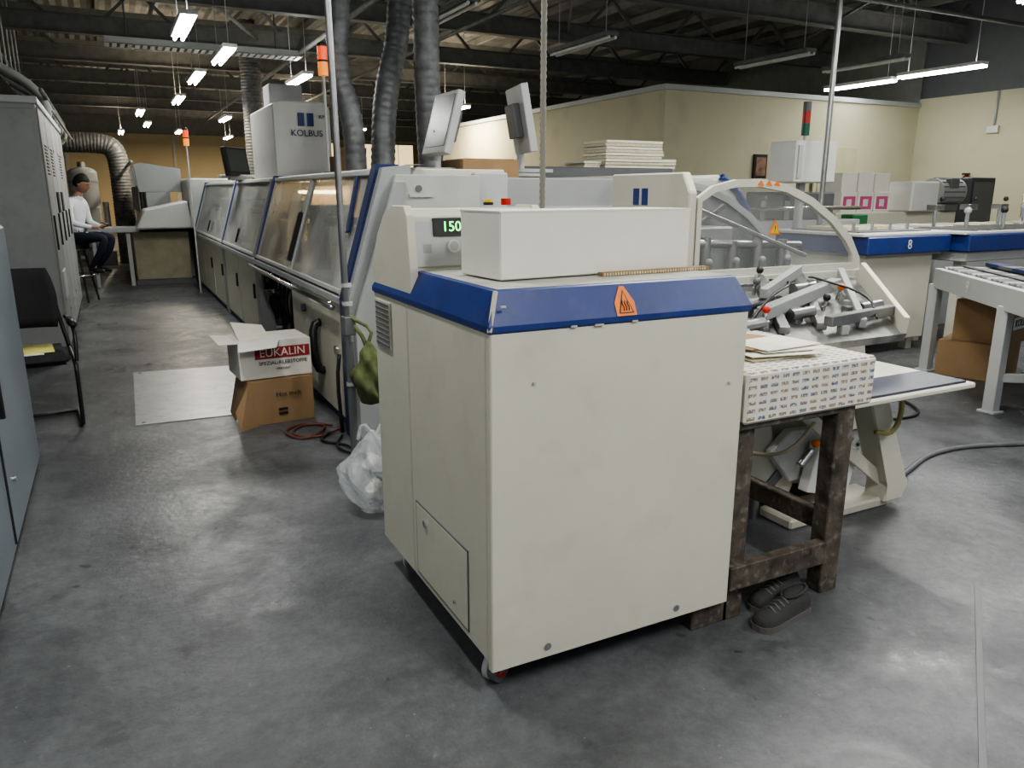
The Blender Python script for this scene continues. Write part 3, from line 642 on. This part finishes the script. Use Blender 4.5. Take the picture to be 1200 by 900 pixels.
def fn(v):
    k=1+.22*math.sin(5*v.x+7*v.z)+.15*math.sin(9*v.y+4*v.z)+.08*math.sin(14*v.x-9*v.y);w=.35+.65*(1-v.z)/2*1.4
    return V((v.x*k*w,v.y*k*w,v.z))
g.ball((1.17,4.0,.54),(.1,.09,.18),khaki,fn=fn,seg=32,rings=22);g.tube([(1.12,4.1,.8),(1.15,4.04,.74),(1.17,4.0,.66)],.012,khaki,seg=8);g.tube([(1.17,4.0,.7),(1.2,4.0,.78),(1.1,4.1,.84)],.01,khaki,seg=8,smoothn=1);g.done()
g=M('plastic_rubbish_bag')
def fn(v):
    k=1+.12*math.sin(6*v.x+5*v.z+1)+.1*math.sin(8*v.y-6*v.z)+.06*math.sin(17*v.x+13*v.y);z=v.z
    w=1 if z<.2 else max(.35,1-(z-.2)*.9)
    return V((v.x*k*w,v.y*k*w,max(z,-.9)))
g.ball((1.0,3.42,.19),(.145,.15,.21),plasticbag,fn=fn,seg=40,rings=26,smooth=False)
for i,(a,b_,c,m) in enumerate([(.95,3.36,.1,cardw),(1.02,3.4,.08,white),(.98,3.46,.16,plasticbag),(1.03,3.46,.2,greyl),(.96,3.43,.2,paper)]): 
    g.cyl((a,b_,c),(a+.06,b_+.03*(-1)**i,c+.05),.03,m);g.cyl((a+.06,b_+.03*(-1)**i,c+.05),(a+.072,b_+.035*(-1)**i,c+.06),.018,blue if i%2 else green)
g.tube([(.93,3.42,.36),(.96,3.44,.44),(1.0,3.42,.38)],.01,plasticbag,seg=6,smoothn=1);g.tube([(1.02,3.42,.37),(1.06,3.44,.43),(1.08,3.42,.35)],.01,plasticbag,seg=6,smoothn=1)
g.done()
g=M('coiled_cable')
g.tube([(1.18,4.75,.012),(1.0,4.62,.012),(.86,4.75,.012),(.95,4.95,.012),(1.12,4.9,.012),(1.05,4.7,.02),(.9,4.62,.012),(.82,4.85,.012),(1.0,5.0,.012),(1.15,4.85,.012)],.007,mat('cable_orange',(.14,.05,.03),.6),smoothn=3,seg=8)
g.tube([(1.15,4.6,.012),(1.05,4.4,.012),(1.12,4.2,.012),(1.15,4.4,.012),(.98,4.55,.012),(1.1,4.7,.012)],.008,black,smoothn=3,seg=8);g.done()
# ================================================================= aisle: cartons, sheet
g=M('metal_floor_plate');g.slab([(.0,5.45,.006),(.68,5.42,.006),(.92,7.05,.006),(.03,7.15,.006)],.006,alu)
for x,y in [(.05,5.5),(.63,5.47),(.87,7.0),(.08,7.1)]: g.cyl((x,y,.006),(x,y,.01),.012,steel)
g.done()
g=M('cardboard_carton');o=(.68,5.08,0)
rbox(g,o,4,0,.42,0,.36,.0,.3,card);g.slab([V((.68,5.07,.3)),V((.6,5.2,.02)),V((.6,5.45,.02)),V((.66,5.42,.3))],.006,card)
g.slab([V((.68,5.07,.3)),V((.58,5.04,.12)),V((.60,5.0,.0)),V((.72,5.07,.0))],.006,card)
g.text('Hot melt',.045,(.93,5.083,.2),(1,.07,0),(0,0,1),black)
for i in range(2): rbox(g,(.7,5.075,0),4,.16,.22,-.002,0,.06+i*.03,.075+i*.03,black,0)
g.done()
g=M('adhesive_carton');o=(.64,5.12,.305)
rbox(g,o,4,0,.47,0,.36,.0,.25,cardw)
g.slab([(.64,5.12,.553),(.62,5.47,.553),(.5,5.44,.57),(.52,5.1,.56)],.004,cardw)
g.slab([(.64,5.12,.553),(.9,5.14,.553),(.86,5.0,.53),(.62,4.98,.52)],.004,cardw)
g.slab([(.66,5.2,.556),(.86,5.25,.556),(.84,5.4,.62),(.64,5.42,.65)],.004,paper)
rd=V((math.cos(math.radians(4)),math.sin(math.radians(4)),0));n0=V((rd.y,-rd.x,0))
c0=V((.64,5.12,.305))
g.quad([c0+rd*.10+n0*.003+V((0,0,.13)),c0+rd*.46+n0*.003+V((0,0,.13)),c0+rd*.46+n0*.003+V((0,0,.205)),c0+rd*.10+n0*.003+V((0,0,.205))],mat('red_print',(.3,.025,.03),.6))
g.text('EUKALIN',.075,c0+rd*.28+n0*.004+V((0,0,.167)),rd,(0,0,1),cardw)
g.text('SPEZIAL-KLEBSTOFFE',.034,c0+rd*.28+n0*.004+V((0,0,.1)),rd,(0,0,1),black);g.text('GRANULAT',.018,c0+rd*.28+n0*.004+V((0,0,.06)),rd,(0,0,1),black)
g.done()
# ================================================================= LEFT SIDE
g=M('low_control_cabinet')
g.box(-1.4,-.5,2.2,4.86,.05,1.33,cabb,.01);g.box(-1.38,-.54,2.24,4.82,0,.05,dark,0)
g.box(-.5,-.492,3.55,3.56,.08,1.3,dark,0);g.cyl((-.5,3.75,.3),(-.485,3.75,.3),.012,chrome);g.cyl((-.5,3.75,1.05),(-.485,3.75,1.05),.012,chrome);g.box(-.5,-.47,3.62,3.64,.6,.8,black,.004)
g.done()
g=M('electrical_cabinet')
g.box(-1.5,-.46,7.9,11.75,.1,2.25,cabg,.012);g.box(-1.48,-.48,7.94,11.7,0,.1,dark,0)
for i in range(5):
    y=7.95+i*.76
    g.box(-.46,-.445,y,y+.72,.14,2.2,cabg,.006)
    g.box(-.448,-.43,y+.06,y+.09,1.0,1.3,black,.004)
    for z in(.4,1.9): g.cyl((-.45,y+.68,z),(-.435,y+.68,z+.0),.015,chrome,seg=10)
    if i in(0,1,3):
        for k in range(9): g.box(-.447,-.44,y+.2,y+.5,1.65+k*.03,1.662+k*.03,dark,0)
    if i in (1,2): g.box(-.447,-.43,y+.25,y+.5,1.3,1.5,dark,.004)
    if i==0: g.box(-.447,-.43,y+.15,y+.55,.55,.8,greyl,.004)
g.box(-1.5,-.44,7.88,11.77,2.22,2.28,greyl,.006)
for i in range(2): g.box(-1.45+i*.5,-.97+i*.5,7.885,7.9,.14,2.18,cabg,.006)
g.done()
g=M('wall_conduits')
for i in range(7):
    y=12.9+i*.8;g.tube([(-1.2,y,3.2),(-.7,y,2.9),(-.55,y,2.5),(-.9,y,2.3)],.05,gal if i%2 else greyl,smoothn=2,seg=8)
    g.cyl((-.9,y,2.3),(-.9,y,0),.03,greyl,seg=8);g.cyl((-1.2,y,3.2),(-1.2,y,4.86),.02,greyl,seg=8)
g.tube([(-.6,11.9,2.75),(-.6,17.8,2.75)],.03,gal,seg=8);g.tube([(-.5,11.9,2.5),(-.5,17.8,2.5)],.02,greyl,seg=8)
g.done()
def chair(x,y,ang,papers=False):
    g=M('visitor_chair');X=Matrix.Translation((x,y,0))@Matrix.Rotation(math.radians(ang),4,'Z')
    T=lambda a,b_,c: X@V((a,b_,c))
    def bx(a,b_,c_,d,e_,f,m,bv=.02,rx=0):
        bb=bmesh.new();bmesh.ops.create_cube(bb,size=1);w,dd,h=b_-a,d-c_,f-e_
        for v in bb.verts: v.co=V((v.co.x*w,v.co.y*dd,v.co.z*h))
        bmesh.ops.bevel(bb,geom=bb.edges[:],offset=min(bv,w*.4,dd*.4,h*.4),segments=3,affect='EDGES')
        g.bm(bb,m,True,X@Matrix.Translation(((a+b_)/2,(c_+d)/2,(e_+f)/2))@Matrix.Rotation(math.radians(rx),4,'X'))
    bx(-.24,.24,-.24,.24,.44,.51,fabric,.03)
    n=10;vs=[];fs=[]
    for j in range(7):
        z=.62+j*.065;wv=.24-(.05*(j/6)**3)-(.03*(1-j/6)**3)
        for i in range(n+1):
            u=-1+2*i/n;vs+=[T(u*wv,.27+.03*j/6-.05*u*u,z),T(u*wv,.31+.03*j/6-.05*u*u,z)]
    w=2*(n+1)
    for j in range(6):
        for i in range(n):
            a=j*w+2*i;fs+=[[a,a+2,a+2+w,a+w],[a+1,a+3,a+3+w,a+1+w]]
        fs+=[[j*w,j*w+1,(j+1)*w+1,(j+1)*w],[j*w+w-2,j*w+w-1,(j+1)*w+w-1,(j+1)*w+w-2]]
    for i in range(n): fs+=[[2*i,2*i+2,2*i+3,2*i+1],[6*w+2*i,6*w+2*i+2,6*w+2*i+3,6*w+2*i+1]]
    g.raw(vs,fs,fabric,True)
    for s in(-1,1):
        g.tube([T(s*.2,.31,.9),T(s*.24,.3,.6),T(s*.26,.26,.5),T(s*.26,.25,.46),T(s*.26,-.22,.46),T(s*.26,-.27,.4),T(s*.26,-.2,.06),T(s*.26,-.14,.015),T(s*.26,.28,.015)],.013,black,smoothn=2,seg=10)
        g.tube([T(s*.27,-.22,.46),T(s*.28,-.2,.62),T(s*.28,-.1,.66),T(s*.28,.18,.66),T(s*.26,.28,.68)],.012,black,smoothn=2,seg=8)
        bx(s*.28-.025,s*.28+.025,-.14,.2,.66,.69,black,.01)
    g.tube([T(-.26,.27,.015),T(.26,.27,.015)],.012,black,seg=8);g.tube([T(-.24,.1,.44),T(.24,.1,.44)],.012,black,seg=8)
    if papers:
        bx(-.15,.1,-.18,.12,.51,.516,paper,.001);bx(-.1,.16,-.15,.15,.516,.522,mat('yellow_paper',(.7,.65,.2),.8),.001)
    return g.done()
chair(-.58,5.7,6,True)
duct('extraction_duct',[(-2.2,19,2.5),(-.6,19,2.5),(.0,19,2.5),(.25,19,2.4),(.3,19,2.0),(.3,19,1.4),(.3,19,0.0)],.2)
g=M('storage_tank')
g.cyl((-.45,20.3,.1),(-.45,20.3,1.9),.3,greyl,seg=28);g.ball((-.45,20.3,1.9),(.3,.3,.15),greyl);g.cyl((-.45,20.3,2.0),(-.45,20.3,2.15),.08,steel)
for z in(.3,1.0,1.7): g.cyl((-.45,20.3,z),(-.45,20.3,z+.05),.31,grey,seg=28)
for a in range(3): g.box(-.45+.22*math.cos(a*2.1)-.03,-.45+.22*math.cos(a*2.1)+.03,20.3+.22*math.sin(a*2.1)-.03,20.3+.22*math.sin(a*2.1)+.03,0,.12,greyd)
g.done()
g=M('vacuum_pump_unit');g.box(-.5,.05,18.3,18.7,0,.3,greyd,.01);g.cyl((-.45,18.5,.55),(.0,18.5,.55),.22,greyl);g.cyl((-.4,18.5,.3),(-.4,18.5,.9),.08,steel);g.box(-.35,-.15,18.4,18.6,.75,1.2,greyl,.02);g.cyl((-.05,18.5,.7),(-.05,18.5,1.3),.06,steel);g.done()
g=M('gathering_machine')
g.box(.3,1.15,14.2,15.4,.08,.86,mat('tan_panel',(.32,.29,.2),.6,var=.15),.01);g.box(.28,1.2,14.15,15.4,0,.08,greyd,0)
g.prism([(.35,.92),(.5,1.22),(1.15,1.36),(1.2,.92)],'y',13.9,15.0,white,.02)
g.box(-.35,.4,14.1,14.5,.86,.95,greyl,.01);g.box(-.3,-.25,14.15,14.2,0,.86,greyl,0);g.box(.2,.26,14.15,14.2,0,.86,greyl,0)
g.box(.7,1.7,15.0,26,.0,1.1,greyl,.01)
for i in range(14):
    y=15.3+i*.75
    g.box(.6,1.0,y,y+.5,1.1,1.5,greyd if i%2 else grey,.01);g.prism([(.5,1.5),(.45,1.95),(.55,2.0),(1.2,1.9),(1.2,1.5)],'y',y,y+.06,grey,.004);g.box(.5,1.2,y+.1,y+.4,1.5,1.7,papery,0)
    g.cyl((.5,y+.3,1.15),(.5,y+.3,1.6),.03,steel,seg=8)
g.tube([(.42,15,2.0),(.42,26,2.0)],.03,greyl,seg=8)
g.box(1.2,1.9,14.05,15.5,.9,1.72,white,.02);g.box(1.25,1.85,14.1,15.4,0,.9,greyl,.01)
g.done()
g=M('storage_shelving')
for i in range(4):
    x=3.6+i*1.3;g.box(x,x+.05,25,25.05,0,2.6,greyd,0);g.box(x,x+.05,25.8,25.85,0,2.6,greyd,0)
for z in(.5,1.3,2.1): g.box(3.6,7.55,25,25.85,z,z+.05,greyd,0)
for i in range(10): g.box(3.7+i*.37,4.0+i*.37,25.1,25.7,.55+.8*(i%3),1.0+.8*(i%3),[card,cardw,papery][i%3],.005)
g.done()
# ================================================================= RIGHT SIDE
g=M('delivery_conveyor')
g.box(6.05,7.0,4.8,5.7,.12,.93,cream,.01)
for x,y in [(6.12,4.86),(6.85,4.86),(6.12,5.6),(6.85,5.6)]: g.box(x,x+.08,y,y+.08,0,.14,cream,0)
g.box(5.95,7.1,4.7,5.8,.95,1.11,blue,.01);g.box(5.9,7.1,4.72,5.8,1.11,1.14,white,.006);g.box(6.0,7.05,4.75,5.75,.93,.95,greyl,0)
g.text('8',.12,(6.5,4.693,1.03),(1,0,0),(0,0,1),white)
g.box(6.0,7.0,4.85,5.65,1.14,1.15,greyd,0)
for i in range(4): g.cyl((6.1+i*.25,5.0,1.15),(6.1+i*.25,5.0,1.22),.015,chrome);g.box(6.05+i*.25,6.2+i*.25,5.1,5.5,1.15,1.18,[papery,paper][i%2],0)
for i in range(4): g.box(6.2,6.21,4.79,4.8,.3+i*.1,.32+i*.1,greyd,0)
g.done()
g=M('delivery_conveyor')
g.box(7.15,9.4,4.55,5.3,.95,1.11,blue,.01);g.box(7.1,9.4,4.57,5.3,1.11,1.14,white,.006);g.box(7.2,9.4,4.6,5.25,.85,.95,greyl,.01)
for x in(7.3,9.2): g.box(x,x+.08,4.7,4.78,0,.87,cream,0);g.box(x,x+.08,5.1,5.18,0,.87,cream,0)
for i in range(3): g.cyl((7.6+i*.6,4.9,1.14),(7.6+i*.6,4.9,1.3),.02,chrome);g.ball((7.6+i*.6,4.9,1.32),.035,black if i%2 else greyl,seg=12,rings=8)
g.box(7.25,9.35,4.62,5.22,1.14,1.148,greyd,0)
for i in range(10): g.box(7.3+i*.2,7.33+i*.2,4.6,5.2,1.148,1.16,steel,0)
g.done()
g=M('roller_conveyor')
a=V((6.15,4.15,.8));b_=V((4.7,2.22,.8));d=(b_-a).normalized();s_=V((-d.y,d.x,0))
if s_.x<0: s_=-s_
g.beam(a,b_,.06,.16,greyl);a2=a+s_*.85;b2=b_+s_*.85;g.beam(a2,b2,.06,.16,greyl)
n=26
g.slab([a,a2,b2,b_],.02,dark)
for i in range(n):
    p=a.lerp(b_,(i+.5)/n)+V((0,0,.075));g.cyl(p+s_*.03,p+s_*.82,.022,greyd if i%3 else grey,seg=12)
for k in range(3): g.beam(a+s_*(.2+.2*k)+V((0,0,.1)),b_+s_*(.2+.2*k)+V((0,0,.1)),.06,.006,black)
for k in range(4):
    p=a.lerp(b_,.08+.1*k)+s_*.4+V((0,0,.12));g.cbox(p,(.12,.3,.03),[blued,greyd][k%2],rot=(0,0,-36))
for t in(.0,.55,1): 
    for q in(a,a2):
        p=q+(b_-a)*t;g.box(p.x-.04,p.x+.04,p.y-.04,p.y+.04,0,.75,greyl,.004);g.box(p.x-.06,p.x+.06,p.y-.06,p.y+.06,0,.015,greyl,.002)
p=a.lerp(b_,.55);g.beam(V((p.x,p.y,.25)),V((p.x,p.y,.25))+s_*.85,.04,.06,greyl)
g.text('9',.13,a.lerp(b_,.3)-s_*.033,d*1,(0,0,1),white)
g.done()
g=M('cardboard_carton');rbox(g,(6.25,3.55,0),20,0,.55,0,.5,0,.3,card);g.done()
g=M('cardboard_carton');rbox(g,(6.28,3.57,.3),12,0,.5,0,.42,0,.34,card)
rr=V((math.cos(math.radians(12)),math.sin(math.radians(12)),0));nn=V((rr.y,-rr.x,0));bb0=V((6.28,3.57,.3))
g.quad([bb0+rr*k+nn*.003+V((0,0,z)) for k,z in [(.06,.12),(.44,.12),(.44,.22),(.06,.22)]],white)
g.text('KOLBUS',.085,bb0+rr*.25+nn*.005+V((0,0,.17)),rr,(0,0,1),black);g.done()
g=M('control_box_on_arm');g.box(6.78,7.42,6.4,6.8,1.6,2.05,white,.015);g.box(6.8,6.86,6.38,6.4,1.65,2.0,greyl,0);g.cyl((7.1,6.6,0),(7.1,6.6,1.6),.05,greyl);g.box(6.85,7.35,6.4,6.8,0,.04,greyl)
g.cyl((7.1,6.6,2.05),(7.1,6.6,2.12),.015,greyl)
z=2.12
for c in(grlamp,redoff): g.cyl((7.1,6.6,z),(7.1,6.6,z+.13),.045,c);z+=.13
g.cyl((7.1,6.6,z),(7.1,6.6,z+.1),.045,greyd);g.done()
g=M('book_line_machine')
g.box(5.2,8.9,7.2,8.4,0,1.15,greyl,.01);g.box(8.9,11.5,7.6,8.6,0,1.22,cream,.01);g.box(10.3,10.9,7.5,7.9,1.22,1.65,white,.02)
g.box(9.0,9.3,7.4,7.6,1.0,1.2,green,.01);g.box(5.4,6.2,7.3,8.1,1.15,1.5,white,.02);g.box(7.6,8.5,7.3,8.0,1.15,1.5,greyd,.02)
for i in range(6): g.cyl((5.6+i*.4,7.25,1.15),(5.6+i*.4,7.25,1.4),.03,steel);g.ball((5.6+i*.4,7.25,1.42),.04,black if i%2 else greyd,seg=10,rings=6)
g.tube([(5.3,7.15,1.3),(8.8,7.15,1.3)],.025,chrome)
g.done()
g=M('product_cartons')
for i in range(3):
    x=9.15+i*.34;g.box(x,x+.32,7.75,8.1,1.22,1.5,cardw,.004);g.box(x+.04,x+.28,7.745,7.75,1.26,1.44,magenta,0);g.box(x+.1,x+.2,7.742,7.745,1.3,1.4,white,0)
    g.box(x+.0,x+.31,7.77,8.1,1.5,1.76,cardw,.004)
g.done()
g=M('electric_motor');g.cyl((11.0,7.7,1.5),(11.55,7.7,1.5),.2,grey,seg=28)
for i in range(16):
    t=i*math.pi/8;g.box(11.02,11.5,7.7+.2*math.cos(t)-.008,7.7+.2*math.cos(t)+.008,1.5+.2*math.sin(t)-.008,1.5+.2*math.sin(t)+.008,greyd,0)
g.cyl((11.55,7.7,1.5),(11.62,7.7,1.5),.15,greyd);g.box(11.1,11.45,7.55,7.85,1.22,1.32,greyd,.01);g.box(11.15,11.35,7.5,7.6,1.55,1.7,greyd,.01)
g.done()
g=M('dark_cabinet');g.box(12.1,12.7,7.8,8.3,0,1.72,mat('dark_enamel',(.04,.045,.05),.4),.01);g.box(12.15,12.65,7.79,7.8,.9,1.65,greyd,.003);g.done()
g=M('book_clamp_station')
g.box(8.2,11.2,5.6,6.6,0,1.0,greyl,.01);g.box(8.2,11.2,5.55,6.6,1.0,1.08,white,.01)
for i in range(5):
    x=8.4+i*.6;g.cyl((x,5.8,1.08),(x,5.8,1.35),.02,chrome);g.box(x-.08,x+.08,5.74,5.86,1.3,1.36,steel,.004);g.ball((x+.1,5.8,1.42),.03,black,seg=10,rings=6)
    g.box(x+.1,x+.5,5.9,6.4,1.08,1.12,papery if i%2 else paper,0)
g.tube([(9.9,5.7,1.08),(9.9,5.7,1.6),(10.05,5.7,1.62),(10.05,5.7,1.3)],.02,chrome,smoothn=1)
g.done()
# ================================================================= PERSON
g=M('seated_man')
ou=V((-.47,12.37,0));fu=V((.8902,-.4556,0));fw=V((.4556,.8902,0))
T=lambda u,w,z: ou+fu*u+fw*w+V((0,0,z))
nd={'pel':(T(0,0,.9),.14),'sp':(T(-.01,0,1.05),.135),'ch':(T(.05,0,1.25),.15),'nb':(T(.1,0,1.4),.085),'nk':(T(.135,0,1.46),.055),'hb':(T(.155,0,1.52),.05)}
E=[('pel','sp'),('sp','ch'),('ch','nb'),('nb','nk'),('nk','hb')]
for s,k in((-1,'r'),(1,'l')):
    nd.update({'sh'+k:(T(.08,s*.17,1.36),.07),'ua'+k:(T(.09,s*.21,1.24),.055),'el'+k:(T(.12,s*.22,1.09),.045),'fa'+k:(T(.25,s*.16,1.05),.036),'wr'+k:(T(.35,s*.09,1.03),.026),'pa'+k:(T(.40,s*.06,1.03),(.03,.016)),
     'hp'+k:(T(.03,s*.09,.87),.1),'th'+k:(T(.27,s*.1,.9),.08),'kn'+k:(T(.48,s*.1,.89),.06),'sn'+k:(T(.4,s*.1,.7),.055),'an'+k:(T(.25,s*.1,.5),.038),'hl'+k:(T(.22,s*.1,.46),.04),'ft'+k:(T(.33,s*.1,.44),.038),'to'+k:(T(.42,s*.1,.43),.028)})
    E+=[('ch','sh'+k),('sh'+k,'ua'+k),('ua'+k,'el'+k),('el'+k,'fa'+k),('fa'+k,'wr'+k),('wr'+k,'pa'+k),('pel','hp'+k),('hp'+k,'th'+k),('th'+k,'kn'+k),('kn'+k,'sn'+k),('sn'+k,'an'+k),('an'+k,'hl'+k),('hl'+k,'ft'+k),('ft'+k,'to'+k)]
vs,fs=skinmesh(nd,E,'pel')
def pm(c):
    r=c-ou;u=r.dot(fu);z=c.z
    if z>1.44 and u>.06: return skin
    if z<.5: return black
    if z<.965 : return trouser
    if u>.33 and z<1.2: return skin
    return shirt
g.raw(vs,fs,pm,True)
for s in(-1,1):
    for j in range(4):
        w=s*(.06+(j-1.5)*.014);L=[.06,.07,.066,.05][j]
        a={'a':(T(.41,w,1.035),.009),'b':(T(.41+L*.5,w,1.04),.0085),'c':(T(.41+L*.85,w-s*.006,1.055),.0075),'d':(T(.41+L*.8,w-s*.014,1.068),.006)}
        vv,ff=skinmesh(a,[('a','b'),('b','c'),('c','d')],'a',1);g.raw(vv,ff,skin,True)
    a={'a':(T(.375,s*.04,1.035),.011),'b':(T(.41,s*.02,1.055),.009),'c':(T(.44,s*.018,1.065),.0075)}
    vv,ff=skinmesh(a,[('a','b'),('b','c')],'a',1);g.raw(vv,ff,skin,True)
hc=T(.2,0,1.61)
def hd(v):
    x,y,z=v.x,v.y,v.z
    w=1-.22*max(0,-z)-.1*max(0,x)
    y*=w
    if z<-.2 and x<0: x*=1-.5*(-z-.2)
    if x>0:
        nose=math.exp(-((y/.16)**2+((z+.12)/.16)**2));x+=.2*nose
        eye=math.exp(-(((abs(y)-.36)/.16)**2+((z-.02)/.1)**2));x-=.09*eye
        br=math.exp(-((z-.2)/.1)**2)*math.exp(-(y/.6)**2);x+=.05*br
        mo=math.exp(-((y/.3)**2+((z+.45)/.05)**2));x+=.05*mo
        mo=math.exp(-((y/.3)**2+((z+.52)/.03)**2));x-=.04*mo
        ch=math.exp(-((y/.3)**2+((z+.8)/.2)**2));x+=.12*ch
    return V((x,y,z))
R=Matrix(((fu.x,fw.x,0),(fu.y,fw.y,0),(0,0,1))).to_4x4()@Matrix.Rotation(math.radians(20),4,'Y')
def headpart(fn,r,m,seg=40,rings=28,off=(0,0,0)):
    b=bmesh.new();bmesh.ops.create_uvsphere(b,u_segments=seg,v_segments=rings,radius=1)
    for v in b.verts:
        q=fn(v.co.copy());v.co=V((q.x*r[0]+off[0],q.y*r[1]+off[1],q.z*r[2]+off[2]))
    g.bm(b,m,True,Matrix.Translation(hc)@R)
headpart(hd,(.1,.078,.125),skin)
def hr(v):
    x,y,z=v
    lim=.3 if x>.3 else (-.0 if x>-.1 else -.45)
    if z<lim: z=lim;x*=.9;y*=.9
    if x>0: x*=.93
    return V((x,y,z))
headpart(hr,(.112,.088,.135),hair,off=(-.006,0,.006))
for s in(-1,1):
    headpart(lambda v:v,(.018,.008,.03),skin,12,8,off=(-.005,s*.078,-.005));headpart(lambda v:v,(.006,.01,.006),dark,8,6,off=(.088,s*.03,.003))
    headpart(lambda v:v,(.006,.016,.004),hair,8,6,off=(.097,s*.03,.025))
headpart(lambda v:v,(.006,.022,.004),mat('lips',(.3,.1,.08),.5),8,6,off=(.096,0,-.06))
g.done()
g=M('mobile_phone');c=T(.45,0,1.08);b=bmesh.new();bmesh.ops.create_cube(b,size=1)
for v in b.verts: v.co=V((v.co.x*.075,v.co.y*.1,v.co.z*.01))
g.bm(b,black,False,Matrix.Translation(c)@R);g.done()
g=M('bar_stool');c=T(-.02,0,0);g.cyl((c.x,c.y,.74),(c.x,c.y,.8),.19,fabric,seg=28);g.cyl((c.x,c.y,.72),(c.x,c.y,.74),.17,steel)
for k in range(4):
    a=k*math.pi/2+.4;g.cyl((c.x+.12*math.cos(a),c.y+.12*math.sin(a),.73),(c.x+.24*math.cos(a),c.y+.24*math.sin(a),0),.014,black,seg=10)
rg=[T(-.02+.28*math.cos(t*math.pi/12),.28*math.sin(t*math.pi/12),.38) for t in range(25)];g.tube(rg,.012,chrome,seg=8);g.done()
# ================================================================= WORLD
w=D.worlds.new('world');C.scene.world=w;w.use_nodes=True
w.node_tree.nodes['Background'].inputs[0].default_value=(.85,.92,1,1);w.node_tree.nodes['Background'].inputs[1].default_value=.42
